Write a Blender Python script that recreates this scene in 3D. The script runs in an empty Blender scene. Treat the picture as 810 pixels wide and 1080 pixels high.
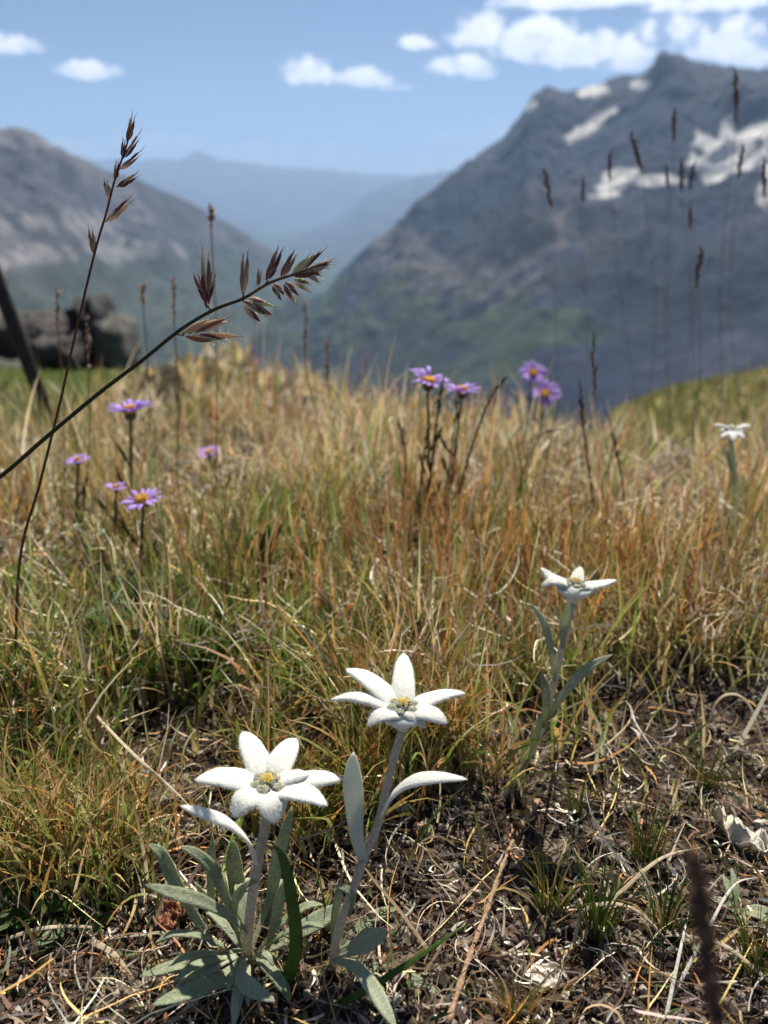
import bpy, math, random
import numpy as np
from mathutils import Vector, Matrix
from math import radians as R, pi, sin, cos, tan, atan2, atan, sqrt

S = bpy.context.scene
COL = S.collection
random.seed(7)
RNG = np.random.default_rng(11)

# ------------------------------------------------------------------ camera, sky, sun, exposure
CAM_H, PITCH, F = 0.25, 22.0, 840.0
cam_d = bpy.data.cameras.new('camera')
cam = bpy.data.objects.new('camera', cam_d); COL.objects.link(cam)
cam.location = (0, 0, CAM_H); cam.rotation_euler = (R(90 - PITCH), 0, 0)
cam_d.sensor_fit = 'VERTICAL'; cam_d.sensor_height = 36; cam_d.lens = 36 * F / 1080
cam_d.clip_start = 0.01; cam_d.clip_end = 120000
cam_d.dof.use_dof = True; cam_d.dof.focus_distance = 0.30; cam_d.dof.aperture_fstop = 9.5
S.camera = cam

SUN_EL, SUN_AZ = 54.0, 16.0            # azimuth measured clockwise from the view direction (+Y)
w = bpy.data.worlds.new('World'); S.world = w; w.use_nodes = True
nt = w.node_tree; nt.nodes.clear()
def N(t, **k):
    n = nt.nodes.new(t)
    for a, b in k.items(): setattr(n, a, b)
    return n
def MA(op, a, b=None, c=None, clamp=False):
    n = N('ShaderNodeMath', operation=op); n.use_clamp = clamp
    for i, v in enumerate((a, b, c)):
        if v is None: continue
        if isinstance(v, (int, float)): n.inputs[i].default_value = v
        else: nt.links.new(v, n.inputs[i])
    return n.outputs[0]
wo = N('ShaderNodeOutputWorld')
sky = N('ShaderNodeTexSky', sky_type='NISHITA'); sky.sun_disc = False
sky.sun_elevation = R(SUN_EL); sky.sun_rotation = R(SUN_AZ); sky.altitude = 2300
sky.air_density = 0.7; sky.dust_density = 1.0; sky.ozone_density = 2.2
tc = N('ShaderNodeTexCoord'); sp = N('ShaderNodeSeparateXYZ')
nt.links.new(tc.outputs['Generated'], sp.inputs[0])
X, Y, Z = sp.outputs
az = MA('ARCTAN2', X, Y); el = MA('ARCSINE', Z)
nz = N('ShaderNodeTexNoise'); nz.inputs['Scale'].default_value = 22; nz.inputs['Detail'].default_value = 9
nz.inputs['Roughness'].default_value = 0.62
nt.links.new(tc.outputs['Generated'], nz.inputs['Vector'])
nz2 = N('ShaderNodeTexNoise'); nz2.inputs['Scale'].default_value = 60; nz2.inputs['Detail'].default_value = 6
nt.links.new(tc.outputs['Generated'], nz2.inputs['Vector'])
def ray(px, py):
    a, b = (px - 405) / F, (540 - py) / F
    c, s = cos(R(PITCH)), sin(R(PITCH))
    return Vector((a, c + b * s, -s + b * c))
def azel(px, py):
    d = ray(px, py).normalized(); return atan2(d.x, d.y), math.asin(d.z)
# cumulus: direction (via azel), half width, half height, flat-bottomed
CL = [(18,50,26,14,1),(0,46,18,12,1),(97,77,33,12,1),(330,80,34,19,1),(368,84,44,14,1),(418,93,20,5,.5),(440,47,23,11,1),(487,72,34,14,1),(508,78,22,10,.8),
      (505,38,36,24,1),(560,48,58,26,1),(620,58,58,24,1),(670,66,44,20,.9),(712,35,36,24,1),(750,48,52,30,1),(790,60,26,20,.9),(640,2,110,11,1),(745,6,60,14,1),(560,2,40,9,.8),
      (230,168,260,20,.55),(430,176,160,18,.5),(-150,160,260,22,.5),(700,150,260,30,.4),(265,155,14,7,.5),(90,158,50,10,.55),(165,152,62,11,.5),(310,168,70,8,.35),(452,186,26,9,.7),(865,120,50,25,1),(905,40,70,30,1),(-70,80,55,22,1),(-160,30,70,26,1),
      (250,-60,80,22,1),(-40,-80,60,25,1),(560,-90,90,26,1),(800,-120,90,30,1)]
tot = None; shade = None
nn = MA('MULTIPLY', MA('SUBTRACT', nz.outputs['Fac'], 0.5), 2.6)
nn = MA('ADD', nn, MA('MULTIPLY', MA('SUBTRACT', nz2.outputs['Fac'], 0.5), 1.7))
for (cx, cy, hw, hh, op) in CL:
    a0, e0 = azel(cx, cy); ww, hh_ = hw / 800 , hh / 900
    da = MA('DIVIDE', MA('SUBTRACT', az, a0), ww)
    de0 = MA('DIVIDE', MA('SUBTRACT', el, e0), hh_)
    de = MA('MAXIMUM', de0, MA('MULTIPLY', de0, -1.9))
    q = MA('ADD', MA('MULTIPLY', da, da), MA('MULTIPLY', de, de))
    m = MA('ADD', MA('SUBTRACT', 0.88, q), nn)
    n = N('ShaderNodeMapRange', interpolation_type='SMOOTHSTEP'); n.inputs['From Min'].default_value = -0.1; n.inputs['From Max'].default_value = 0.7
    n.inputs['To Max'].default_value = op
    nt.links.new(m, n.inputs['Value'])
    mk = n.outputs[0]
    sh = MA('MULTIPLY', mk, MA('ADD', MA('MULTIPLY_ADD', de0, 0.45, 0.6), MA('MULTIPLY', MA('SUBTRACT', nz2.outputs['Fac'], 0.5), 1.8), clamp=True))
    tot = mk if tot is None else MA('MAXIMUM', tot, mk)
    shade = sh if shade is None else MA('MAXIMUM', shade, sh)
mixc = N('ShaderNodeMix', data_type='RGBA')
mixc.inputs['A'].default_value = (10.5, 11.2, 12.6, 1); mixc.inputs['B'].default_value = (16.2, 16, 15.6, 1)
nt.links.new(shade, mixc.inputs['Factor'])
mixs = N('ShaderNodeMix', data_type='RGBA')
nt.links.new(MA('MULTIPLY', tot, 0.93), mixs.inputs['Factor'])
nt.links.new(sky.outputs[0], mixs.inputs['A']); nt.links.new(mixc.outputs['Result'], mixs.inputs['B'])
bg = N('ShaderNodeBackground'); bg.inputs['Strength'].default_value = 0.05
nt.links.new(mixs.outputs['Result'], bg.inputs['Color']); nt.links.new(bg.outputs[0], wo.inputs['Surface'])

sl = bpy.data.lights.new('sun', 'SUN'); sl.energy = 5.0; sl.angle = R(0.53); sl.color = (1.0, 0.95, 0.87)
so = bpy.data.objects.new('sun', sl); COL.objects.link(so)
sdir = Vector((sin(R(SUN_AZ)) * cos(R(SUN_EL)), cos(R(SUN_AZ)) * cos(R(SUN_EL)), sin(R(SUN_EL))))
so.rotation_euler = sdir.to_track_quat('Z', 'Y').to_euler(); so.location = (0, 0, 5)

vs = S.view_settings
vs.view_transform = 'Standard'; vs.look = 'None'; vs.exposure = 0.95; vs.gamma = 1; vs.use_curve_mapping = False
cy = S.cycles
cy.max_bounces = 8; cy.diffuse_bounces = 3; cy.glossy_bounces = 2; cy.transmission_bounces = 4; cy.volume_bounces = 0; cy.transparent_max_bounces = 6
cy.use_denoising = True; cy.sample_clamp_indirect = 4; cy.caustics_reflective = False; cy.caustics_refractive = False

# ------------------------------------------------------------------ helpers
_perm = RNG.permutation(512).astype(np.int64)
_ga = RNG.uniform(0, 2 * pi, 512)
def pnoise(x, y, seed=0):
    x = np.asarray(x, float) + seed * 17.13; y = np.asarray(y, float) - seed * 9.71
    xi = np.floor(x).astype(np.int64); yi = np.floor(y).astype(np.int64); xf = x - xi; yf = y - yi
    u = xf**3 * (xf * (xf * 6 - 15) + 10); v = yf**3 * (yf * (yf * 6 - 15) + 10)
    def g(ix, iy, fx, fy):
        a = _ga[_perm[(ix + _perm[iy & 511]) & 511]]; return np.cos(a) * fx + np.sin(a) * fy
    a = g(xi, yi, xf, yf); b = g(xi + 1, yi, xf - 1, yf); c = g(xi, yi + 1, xf, yf - 1); d = g(xi + 1, yi + 1, xf - 1, yf - 1)
    return ((a * (1 - u) + b * u) * (1 - v) + (c * (1 - u) + d * u) * v) * 1.5
def fbm(x, y, o=5, seed=0, gain=.5, lac=2.03):
    s = 0; a = 1
    for i in range(o): s = s + a * pnoise(x, y, seed + i); x = np.asarray(x) * lac; y = np.asarray(y) * lac; a *= gain
    return s
def ridged(x, y, o=5, seed=0, gain=.5):
    s = 0; a = 1; wgt = 1
    for i in range(o):
        n = (1 - np.abs(pnoise(x, y, seed + i)))**2; s = s + a * n * wgt; wgt = np.clip(n * 1.6, 0, 1); x = np.asarray(x) * 2.05; y = np.asarray(y) * 2.05; a *= gain
    return s / 1.9
def sst(a, b, x):
    t = np.clip((np.asarray(x, float) - a) / (b - a), 0, 1); return t * t * (3 - 2 * t)

def dep(py): return PITCH - math.degrees(atan((540 - py) / F))
_tpx = np.array([-900, -300, 0, 150, 250, 310, 360, 600, 650, 700, 810, 1200, 1800])
_taz = np.array([atan2((p - 405) / F, cos(R(PITCH))+.13*sin(R(PITCH))) for p in _tpx])
_tdp = np.array([.26, .20, .198, .210, .29, .42, .55, .55, .262, .228, .196, .2, .26])
def zg(x, y):
    """height of the one ground sheet"""
    x = np.asarray(x, float); y = np.asarray(y, float)
    d = np.hypot(x, y); a = np.arctan2(x, y)
    yy = np.maximum(d - .4, 0)
    near = -(.125 + .035 * sst(-.12, .02, a) + .03 * sst(.12, .3, a) + .035 * sst(-.28, -.4, a)) * yy**2 + .006 * fbm(x * 9, y * 9, 3, 3) * sst(.1, .4, d) * (1 + 2 * sst(.5, 1.2, d)) + .0022 * fbm(x * 60, y * 60, 4, 8) 
    near = near + .115 * np.exp(-(((x + .34) / .2)**2 + ((y - 1.5) / .3)**2)) + .012 * np.exp(-(((x - .1) / .2)**2 + ((y - 1.5) / .3)**2))
    td = np.interp(a, _taz, _tdp)
    far = CAM_H - td * d - .25 * np.exp(-(d - 3)**2 / 4.0) + .05 * fbm(x * .5, y * .5, 4, 5) * np.minimum(d / 8, 1)
    far = np.where(d > 18, CAM_H - td * 18 - .62 * (d - 18) + np.minimum((d-18)*.04, 60) * fbm(x / 220, y / 220, 4, 21), far)
    front = sst(-.2, .3, np.cos(a))
    far = far * front + (-.05 * d) * (1 - front)
    z = near * (1 - sst(1.9, 3.6, d)) + far * sst(1.9, 3.6, d)
    floor = -900 + 60 * fbm(x / 1500, y / 1500, 4, 2)
    return np.maximum(z, floor)
def zgf(x, y): return float(zg(np.array([x]), np.array([y]))[0])
def at(px, py, y):
    d = ray(px, py); t = y / d.y; return Vector((d.x * t, y, CAM_H + d.z * t))
def at_z(px, py, z):
    d = ray(px, py); t = (z - CAM_H) / d.z; return Vector((d.x * t, d.y * t, z))
def gnd(px, py, dz=0.0):
    z = 0.0
    for _ in range(12): p = at_z(px, py, z); z = .5 * z + .5 * zgf(p.x, p.y)
    p.z = zgf(p.x, p.y) + dz; return p

def mat(name, build):
    m = bpy.data.materials.new(name); m.use_nodes = True; t = m.node_tree; t.nodes.clear()
    out = t.nodes.new('ShaderNodeOutputMaterial'); build(t, out); return m
def nd(t, ty, **k):
    n = t.nodes.new(ty)
    for a, b in k.items():
        if a in n.inputs: n.inputs[a].default_value = b
        else: setattr(n, a, b)
    return n
def leafy(name, col=None, rough=.6, trans=.3, noise=(0, 0), bump=(0, 0), vary=None, tint=(1, 1, 1)):
    """diffuse/gloss surface with light passing through; colour from attribute or constant, mottled by noise"""
    def b(t, out):
        L = t.links
        if col is None: c = nd(t, 'ShaderNodeAttribute', attribute_name='col').outputs['Color']
        else: c = nd(t, 'ShaderNodeRGB').outputs[0]; c.default_value = (*col, 1)
        tcn = nd(t, 'ShaderNodeTexCoord').outputs['Object']
        if noise[0]:
            nz = nd(t, 'ShaderNodeTexNoise', Scale=noise[0], Detail=5.0, Roughness=.6); L.new(tcn, nz.inputs['Vector'])
            mr = nd(t, 'ShaderNodeMapRange'); mr.inputs['From Min'].default_value = .3; mr.inputs['From Max'].default_value = .7
            mr.inputs['To Min'].default_value = 0; mr.inputs['To Max'].default_value = 1; L.new(nz.outputs['Fac'], mr.inputs['Value'])
            if vary is not None:
                mx = nd(t, 'ShaderNodeMix', data_type='RGBA'); L.new(mr.outputs[0], mx.inputs['Factor']); L.new(c, mx.inputs['A']); mx.inputs['B'].default_value = (*vary, 1); c = mx.outputs['Result']
            else:
                hs = nd(t, 'ShaderNodeHueSaturation'); m2 = nd(t, 'ShaderNodeMath', operation='MULTIPLY_ADD'); m2.inputs[1].default_value = noise[1] * 2; m2.inputs[2].default_value = 1 - noise[1]
                L.new(mr.outputs[0], m2.inputs[0]); L.new(m2.outputs[0], hs.inputs['Value']); L.new(c, hs.inputs['Color']); c = hs.outputs[0]
        p = nd(t, 'ShaderNodeBsdfPrincipled', Roughness=rough); p.inputs['Specular IOR Level'].default_value = .3
        L.new(c, p.inputs['Base Color'])
        if bump[0]:
            bn = nd(t, 'ShaderNodeTexNoise', Scale=bump[0], Detail=4.0); L.new(tcn, bn.inputs['Vector'])
            bb = nd(t, 'ShaderNodeBump', Strength=1.0, Distance=bump[1]); L.new(bn.outputs['Fac'], bb.inputs['Height']); L.new(bb.outputs[0], p.inputs['Normal'])
        if trans:
            tr = nd(t, 'ShaderNodeBsdfTranslucent'); L.new(c, tr.inputs['Color'])
            ms = nd(t, 'ShaderNodeMixShader'); ms.inputs[0].default_value = trans
            L.new(p.outputs[0], ms.inputs[1]); L.new(tr.outputs[0], ms.inputs[2]); L.new(ms.outputs[0], out.inputs['Surface'])
        else: L.new(p.outputs[0], out.inputs['Surface'])
    return mat(name, b)

M = {}
M['grass'] = leafy('grass_blade', rough=.42, trans=.42)
M['litter'] = leafy('dry_litter', rough=.6, trans=.15)
M['wool'] = leafy('white_wool', (.90, .885, .80), .95, .28, (900, .03), (2200, .0003))
M['leaf'] = leafy('felted_leaf', (.26, .305, .15), .75, .45, (800, 0), (1800, .0005), vary=(.50, .54, .38))
M['leafpale'] = leafy('pale_felted_leaf', (.40, .44, .25), .85, .42, (1000, 0), (2200, .0006), vary=(.62, .65, .50))
M['leafwhite'] = leafy('white_felted_leaf', (.70, .70, .56), .85, .5, (1100, 0), (2200, .0004), vary=(.76, .79, .72))
M['stem'] = leafy('woolly_stem', (.54, .46, .33), .9, .35, (700, 0), (2500, .0006), vary=(.88, .78, .62))
M['green'] = leafy('green_leaf', (.055, .10, .022), .45, .35, (300, .25), (500, .0003))
M['stemgreen'] = leafy('green_stem', (.10, .09, .04), .6, .1, (400, .3))
M['purple'] = leafy('purple_petal', (.56, .36, .84), .6, .4, (600, .12))
M['blade'] = leafy('bright_blade', (.10, .17, .03), .4, .4, (300, .25), (500, .0003))
M['yellow'] = leafy('yellow_disc', (.80, .42, .05), .8, .2, (1500, .2), (2500, .0005))
M['vcol'] = leafy('seed_head', rough=.5, trans=.42)
M['dark'] = leafy('dark_bark', (.018, .015, .013), .6, 0, (60, .4), (150, .002))
M['twig'] = leafy('dead_twig', (.30, .19, .11), .8, 0, (500, .35), (900, .0006))
M['straw'] = leafy('pale_straw', (.52, .42, .28), .55, .2, (400, .2), (700, .0003))
M['deadleaf'] = leafy('dead_leaf', (.34, .15, .08), .7, .3, (300, .4), (500, .0006))
M['paper'] = leafy('bleached_leaf', (.62, .57, .48), .7, .25, (250, .15), (400, .0004))
M['crumb'] = leafy('soil_crumb', rough=.95, trans=0)

def ground_mat(t, out):
    L = t.links
    c = nd(t, 'ShaderNodeAttribute', attribute_name='col').outputs['Color']
    g = nd(t, 'ShaderNodeNewGeometry').outputs['Position']
    n1 = nd(t, 'ShaderNodeTexNoise', Scale=420.0, Detail=8.0, Roughness=.7); L.new(g, n1.inputs['Vector'])
    n2 = nd(t, 'ShaderNodeTexVoronoi', Scale=260.0); L.new(g, n2.inputs['Vector'])
    cr = nd(t, 'ShaderNodeValToRGB'); e = cr.color_ramp.elements
    e[0].position = .33; e[0].color = (.35, .3, .27, 1); e[1].position = .72; e[1].color = (2.6, 2.5, 2.3, 1)
    m_ = cr.color_ramp.elements.new(.55); m_.color = (.9, .85, .8, 1)
    L.new(n1.outputs['Fac'], cr.inputs[0])
    mx = nd(t, 'ShaderNodeMix', data_type='RGBA', blend_type='MULTIPLY'); mx.inputs['Factor'].default_value = 1
    L.new(c, mx.inputs['A']); L.new(cr.outputs[0], mx.inputs['B'])
    p = nd(t, 'ShaderNodeBsdfPrincipled', Roughness=.95); p.inputs['Specular IOR Level'].default_value = .15
    L.new(mx.outputs['Result'], p.inputs['Base Color'])
    ad = nd(t, 'ShaderNodeMath', operation='ADD'); L.new(n1.outputs['Fac'], ad.inputs[0]); L.new(n2.outputs['Distance'], ad.inputs[1])
    b = nd(t, 'ShaderNodeBump', Strength=.9, Distance=.0035); L.new(ad.outputs[0], b.inputs['Height']); L.new(b.outputs[0], p.inputs['Normal'])
    L.new(p.outputs[0], out.inputs['Surface'])
M['ground'] = mat('soil_and_turf', ground_mat)
def rock_mat(t, out):
    L = t.links
    c = nd(t, 'ShaderNodeAttribute', attribute_name='col').outputs['Color']
    tcn = nd(t, 'ShaderNodeTexCoord').outputs['Object']
    n1 = nd(t, 'ShaderNodeTexNoise', Scale=.012, Detail=9.0, Roughness=.65); L.new(tcn, n1.inputs['Vector'])
    mr = nd(t, 'ShaderNodeMapRange'); mr.inputs['From Min'].default_value = .3; mr.inputs['From Max'].default_value = .7; mr.inputs['To Min'].default_value = .6; mr.inputs['To Max'].default_value = 1.4
    L.new(n1.outputs['Fac'], mr.inputs['Value'])
    hs = nd(t, 'ShaderNodeHueSaturation'); L.new(c, hs.inputs['Color']); L.new(mr.outputs[0], hs.inputs['Value'])
    p = nd(t, 'ShaderNodeBsdfPrincipled', Roughness=.95); p.inputs['Specular IOR Level'].default_value = .1
    L.new(hs.outputs[0], p.inputs['Base Color'])
    b = nd(t, 'ShaderNodeBump', Strength=.8, Distance=25.0); L.new(n1.outputs['Fac'], b.inputs['Height']); L.new(b.outputs[0], p.inputs['Normal'])
    L.new(p.outputs[0], out.inputs['Surface'])
M['mountain'] = mat('mountain_rock', rock_mat)

def tag(o, label=None, cat=None, group=None, kind=None):
    if label: o['label'] = label
    if cat: o['category'] = cat
    if group: o['group'] = group
    if kind: o['kind'] = kind
    return o
def npmesh(name, V, Q, col=None, m=None, parent=None, tri=None):
    me = bpy.data.meshes.new(name); V = np.asarray(V, np.float32).reshape(-1, 3)
    me.vertices.add(len(V)); me.vertices.foreach_set('co', V.ravel())
    Q = np.asarray(Q, np.int32).reshape(-1, 4) if Q is not None and len(Q) else np.zeros((0, 4), np.int32)
    T = np.asarray(tri, np.int32).reshape(-1, 3) if tri is not None and len(tri) else np.zeros((0, 3), np.int32)
    me.loops.add(Q.size + T.size); me.loops.foreach_set('vertex_index', np.concatenate([Q.ravel(), T.ravel()]))
    me.polygons.add(len(Q) + len(T))
    ls = np.concatenate([np.arange(len(Q)) * 4, Q.size + np.arange(len(T)) * 3]).astype(np.int32)
    me.polygons.foreach_set('loop_start', ls)
    me.polygons.foreach_set('use_smooth', np.ones(len(ls), bool))
    me.update(calc_edges=True)
    if col is not None:
        a = me.color_attributes.new('col', 'FLOAT_COLOR', 'POINT')
        c = np.ones((len(V), 4), np.float32); c[:, :3] = np.asarray(col).reshape(-1, 3); a.data.foreach_set('color', c.ravel())
    if m: me.materials.append(M[m])
    o = bpy.data.objects.new(name, me); COL.objects.link(o)
    if parent: o.parent = parent; o.matrix_parent_inverse = Matrix.Translation(-Vector(parent.location))
    return o
def empty(name, loc, label, cat, group=None):
    o = bpy.data.objects.new(name, None); COL.objects.link(o); o.location = loc; o.empty_display_size = .01
    return tag(o, label, cat, group)
class MB:
    """collects tubes, lens-shaped leaves, blobs and fuzz into one mesh"""
    def __init__(s): s.v = []; s.q = []; s.t = []; s.c = []
    def add(s, V, Q=(), T=(), c=(1, 1, 1)):
        b = len(s.v); s.v += [tuple(p) for p in V]; s.q += [tuple(i + b for i in f) for f in Q]; s.t += [tuple(i + b for i in f) for f in T]
        s.c += ([tuple(c)] * len(V) if not hasattr(c[0], '__len__') else [tuple(k) for k in c])
    def tube(s, pts, rad, n=8, c=(1, 1, 1)):
        pts = [Vector(p) for p in pts]; V = []; up = Vector((.3, -.8, .52)); cc = []
        for i, p in enumerate(pts):
            T = (pts[min(i + 1, len(pts) - 1)] - pts[max(i - 1, 0)]).normalized()
            A = T.cross(up).normalized(); B = T.cross(A); r = rad[i] if hasattr(rad, '__len__') else rad
            for k in range(n):
                f = 2 * pi * k / n; V.append(p + (A * cos(f) + B * sin(f)) * r); cc.append(c[i] if hasattr(c[0], '__len__') else c)
        Q = [(i * n + k, i * n + (k + 1) % n, (i + 1) * n + (k + 1) % n, (i + 1) * n + k) for i in range(len(pts) - 1) for k in range(n)]
        V += [pts[0], pts[-1]]; cc += [cc[0], cc[-1]]; a = len(V) - 2; l = (len(pts) - 1) * n
        T = [(a, (k + 1) % n, k) for k in range(n)] + [(a + 1, l + k, l + (k + 1) % n) for k in range(n)]
        s.add(V, Q, T, cc)
    def leaf(s, pts, hint, width, thick, prof=None, groove=.0, n=12, c=(1, 1, 1), ruff=0):
        """closed lens-section leaf along pts"""
        pts = [Vector(p) for p in pts]; V = []; m = len(pts); cc = []
        prof = prof or (lambda t: (sin(pi * min(1, t * .93 + .07))**.75))
        for i, p in enumerate(pts):
            t = i / (m - 1); T = (pts[min(i + 1, m - 1)] - pts[max(i - 1, 0)]).normalized()
            h = hint(t) if callable(hint) else Vector(hint)
            A = T.cross(h).normalized(); B = A.cross(T).normalized()
            ww = width * prof(t) * .5 * (1 + ruff * random.uniform(-1, 1)); th = thick * .5 * (prof(t)**.6)
            for k in range(n):
                f = 2 * pi * k / n; x = cos(f); z = sin(f)
                V.append(p + A * (x * ww) + B * (z * th * (1 if z > 0 else .8) - groove * ww * (1 - abs(x))**1.5)); cc.append(c)
        Q = [(i * n + k, i * n + (k + 1) % n, (i + 1) * n + (k + 1) % n, (i + 1) * n + k) for i in range(m - 1) for k in range(n)]
        V += [pts[0], pts[-1]]; cc += [c, c]; a = len(V) - 2; l = (m - 1) * n
        T = [(a, (k + 1) % n, k) for k in range(n)] + [(a + 1, l + k, l + (k + 1) % n) for k in range(n)]
        s.add(V, Q, T, cc)
    def blob(s, p, r, c=(1, 1, 1), sz=1, seg=8, ring=5, jit=0):
        V = []; p = Vector(p)
        for i in range(1, ring):
            a = pi * i / ring
            for k in range(seg):
                f = 2 * pi * k / seg; j = 1 + jit * random.uniform(-1, 1); V.append(p + Vector((sin(a) * cos(f), sin(a) * sin(f), cos(a) * sz)) * r * j)
        Q = [(i * seg + k, (i + 1) * seg + k, (i + 1) * seg + (k + 1) % seg, i * seg + (k + 1) % seg) for i in range(ring - 2) for k in range(seg)]
        V += [p + Vector((0, 0, r * sz)), p - Vector((0, 0, r * sz))]; a = len(V) - 2; l = (ring - 2) * seg
        T = [(a, k, (k + 1) % seg) for k in range(seg)] + [(a + 1, l + (k + 1) % seg, l + k) for k in range(seg)]
        s.add(V, Q, T, c)
    def fuzz(s, n, ln, wd=.00005, c=None, droop=.3):
        """fine hairs standing off the faces collected so far"""
        fs = [f for f in s.q]; V = s.v
        if not fs: return
        A = np.array([[V[i] for i in f] for f in fs]); nr = np.cross(A[:, 2] - A[:, 0], A[:, 3] - A[:, 1]); ar = np.linalg.norm(nr, axis=1) + 1e-15
        nr /= ar[:, None]; pk = RNG.choice(len(fs), n, p=ar / ar.sum()); u = RNG.random((n, 2, 1))
        P = (A[pk, 0] * (1 - u[:, 0]) + A[pk, 1] * u[:, 0]) * (1 - u[:, 1]) + (A[pk, 3] * (1 - u[:, 0]) + A[pk, 2] * u[:, 0]) * u[:, 1]
        d = nr[pk] + RNG.normal(0, .55, (n, 3)); d /= np.linalg.norm(d, axis=1)[:, None]
        e = RNG.normal(0, 1, (n, 3)); e = np.cross(d, e); e /= np.linalg.norm(e, axis=1)[:, None]
        L = ln * RNG.uniform(.4, 1.2, (n, 1)); P = P - d * .00003
        b = len(s.v); W = np.stack([P - e * wd, P + e * wd, P + d * L + RNG.normal(0, .25, (n, 3)) * L], 1).reshape(-1, 3)
        s.v += [tuple(x) for x in W]; s.t += [(b + 3 * i, b + 3 * i + 1, b + 3 * i + 2) for i in range(n)]
        s.c += [c or (s.c[0])] * (3 * n)
    def build(s, name, m, parent=None, vcol=False):
        # flip check is not needed: every material here is two-sided
        return npmesh(name, s.v, s.q, s.c if vcol else None, m, parent, s.t)
def spline(pts, n=14):
    P = [Vector(p) for p in pts]
    if len(P) == 2: return [P[0].lerp(P[1], i / n) for i in range(n + 1)]
    Q = [P[0] * 2 - P[1]] + P + [P[-1] * 2 - P[-2]]; out = []; m = len(P) - 1
    for i in range(n + 1):
        u = i / n * m; k = min(int(u), m - 1); t = u - k; a, b, c, d = Q[k:k + 4]
        out.append(.5 * ((2 * b) + (c - a) * t + (2 * a - 5 * b + 4 * c - d) * t * t + (3 * b - a - 3 * c + d) * t**3))
    return out

# ------------------------------------------------------------------ the ground, one sheet to the horizon
def build_ground():
    th = np.concatenate([np.arange(-180, -34, 4.0), np.arange(-34, 34.01, .17), np.arange(38, 180, 4.0)])
    th = np.radians(th)
    rr = [.09]
    while rr[-1] < 3.2: rr.append(rr[-1] * 1.0045)
    while rr[-1] < 60000: rr.append(rr[-1] * 1.03)
    rr = np.array(rr); Rr, Th = np.meshgrid(rr, th, indexing='ij')
    x = Rr * np.sin(Th); y = Rr * np.cos(Th); z = zg(x, y)
    n, m = x.shape; V = np.stack([x, y, z], -1).reshape(-1, 3)
    idx = np.arange(n * m).reshape(n, m); nx = np.roll(idx, -1, axis=1)
    Q = np.stack([idx[:-1], nx[:-1], nx[1:], idx[1:]], -1).reshape(-1, 4)[:, ::-1]
    V = np.vstack([V, [[0, 0, zgf(0, .02)]]]); c0 = n * m
    T = np.stack([np.full(m, c0), idx[0], nx[0]], -1)[:, ::-1]
    d = np.hypot(V[:, 0], V[:, 1]); nzv = fbm(V[:, 0] * 12, V[:, 1] * 12, 4, 31); n2 = fbm(V[:, 0] * 55, V[:, 1] * 55, 3, 41)
    soil = np.array([.058, .043, .032]); pale = np.array([.26, .215, .17]); turf = np.array([.075, .058, .03]); green = np.array([.06, .09, .025])
    k = sst(-.1, .7, n2 + .3 * nzv)[:, None]; c = soil * (1 - k) + pale * k
    k = sst(.4, 1.1, d)[:, None]; c = c * (1 - k) + turf * k * (1 + .4 * nzv[:, None])
    nf = fbm(V[:, 0] * .7, V[:, 1] * .7, 5, 51)[:, None]
    k = sst(2.2, 3.6, d)[:, None]; c = c * (1 - k) + k * (green * (1 - sst(-.2, .6, nf)) + np.array([.13, .12, .045]) * sst(-.2, .6, nf))
    k = sst(200, 900, d)[:, None]; c = c * (1 - k) + k * np.array([.035, .055, .022])
    o = npmesh('ground', V, Q, np.clip(c, .01, 1), 'ground', tri=T); tag(o, kind='structure')
build_ground()

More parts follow.
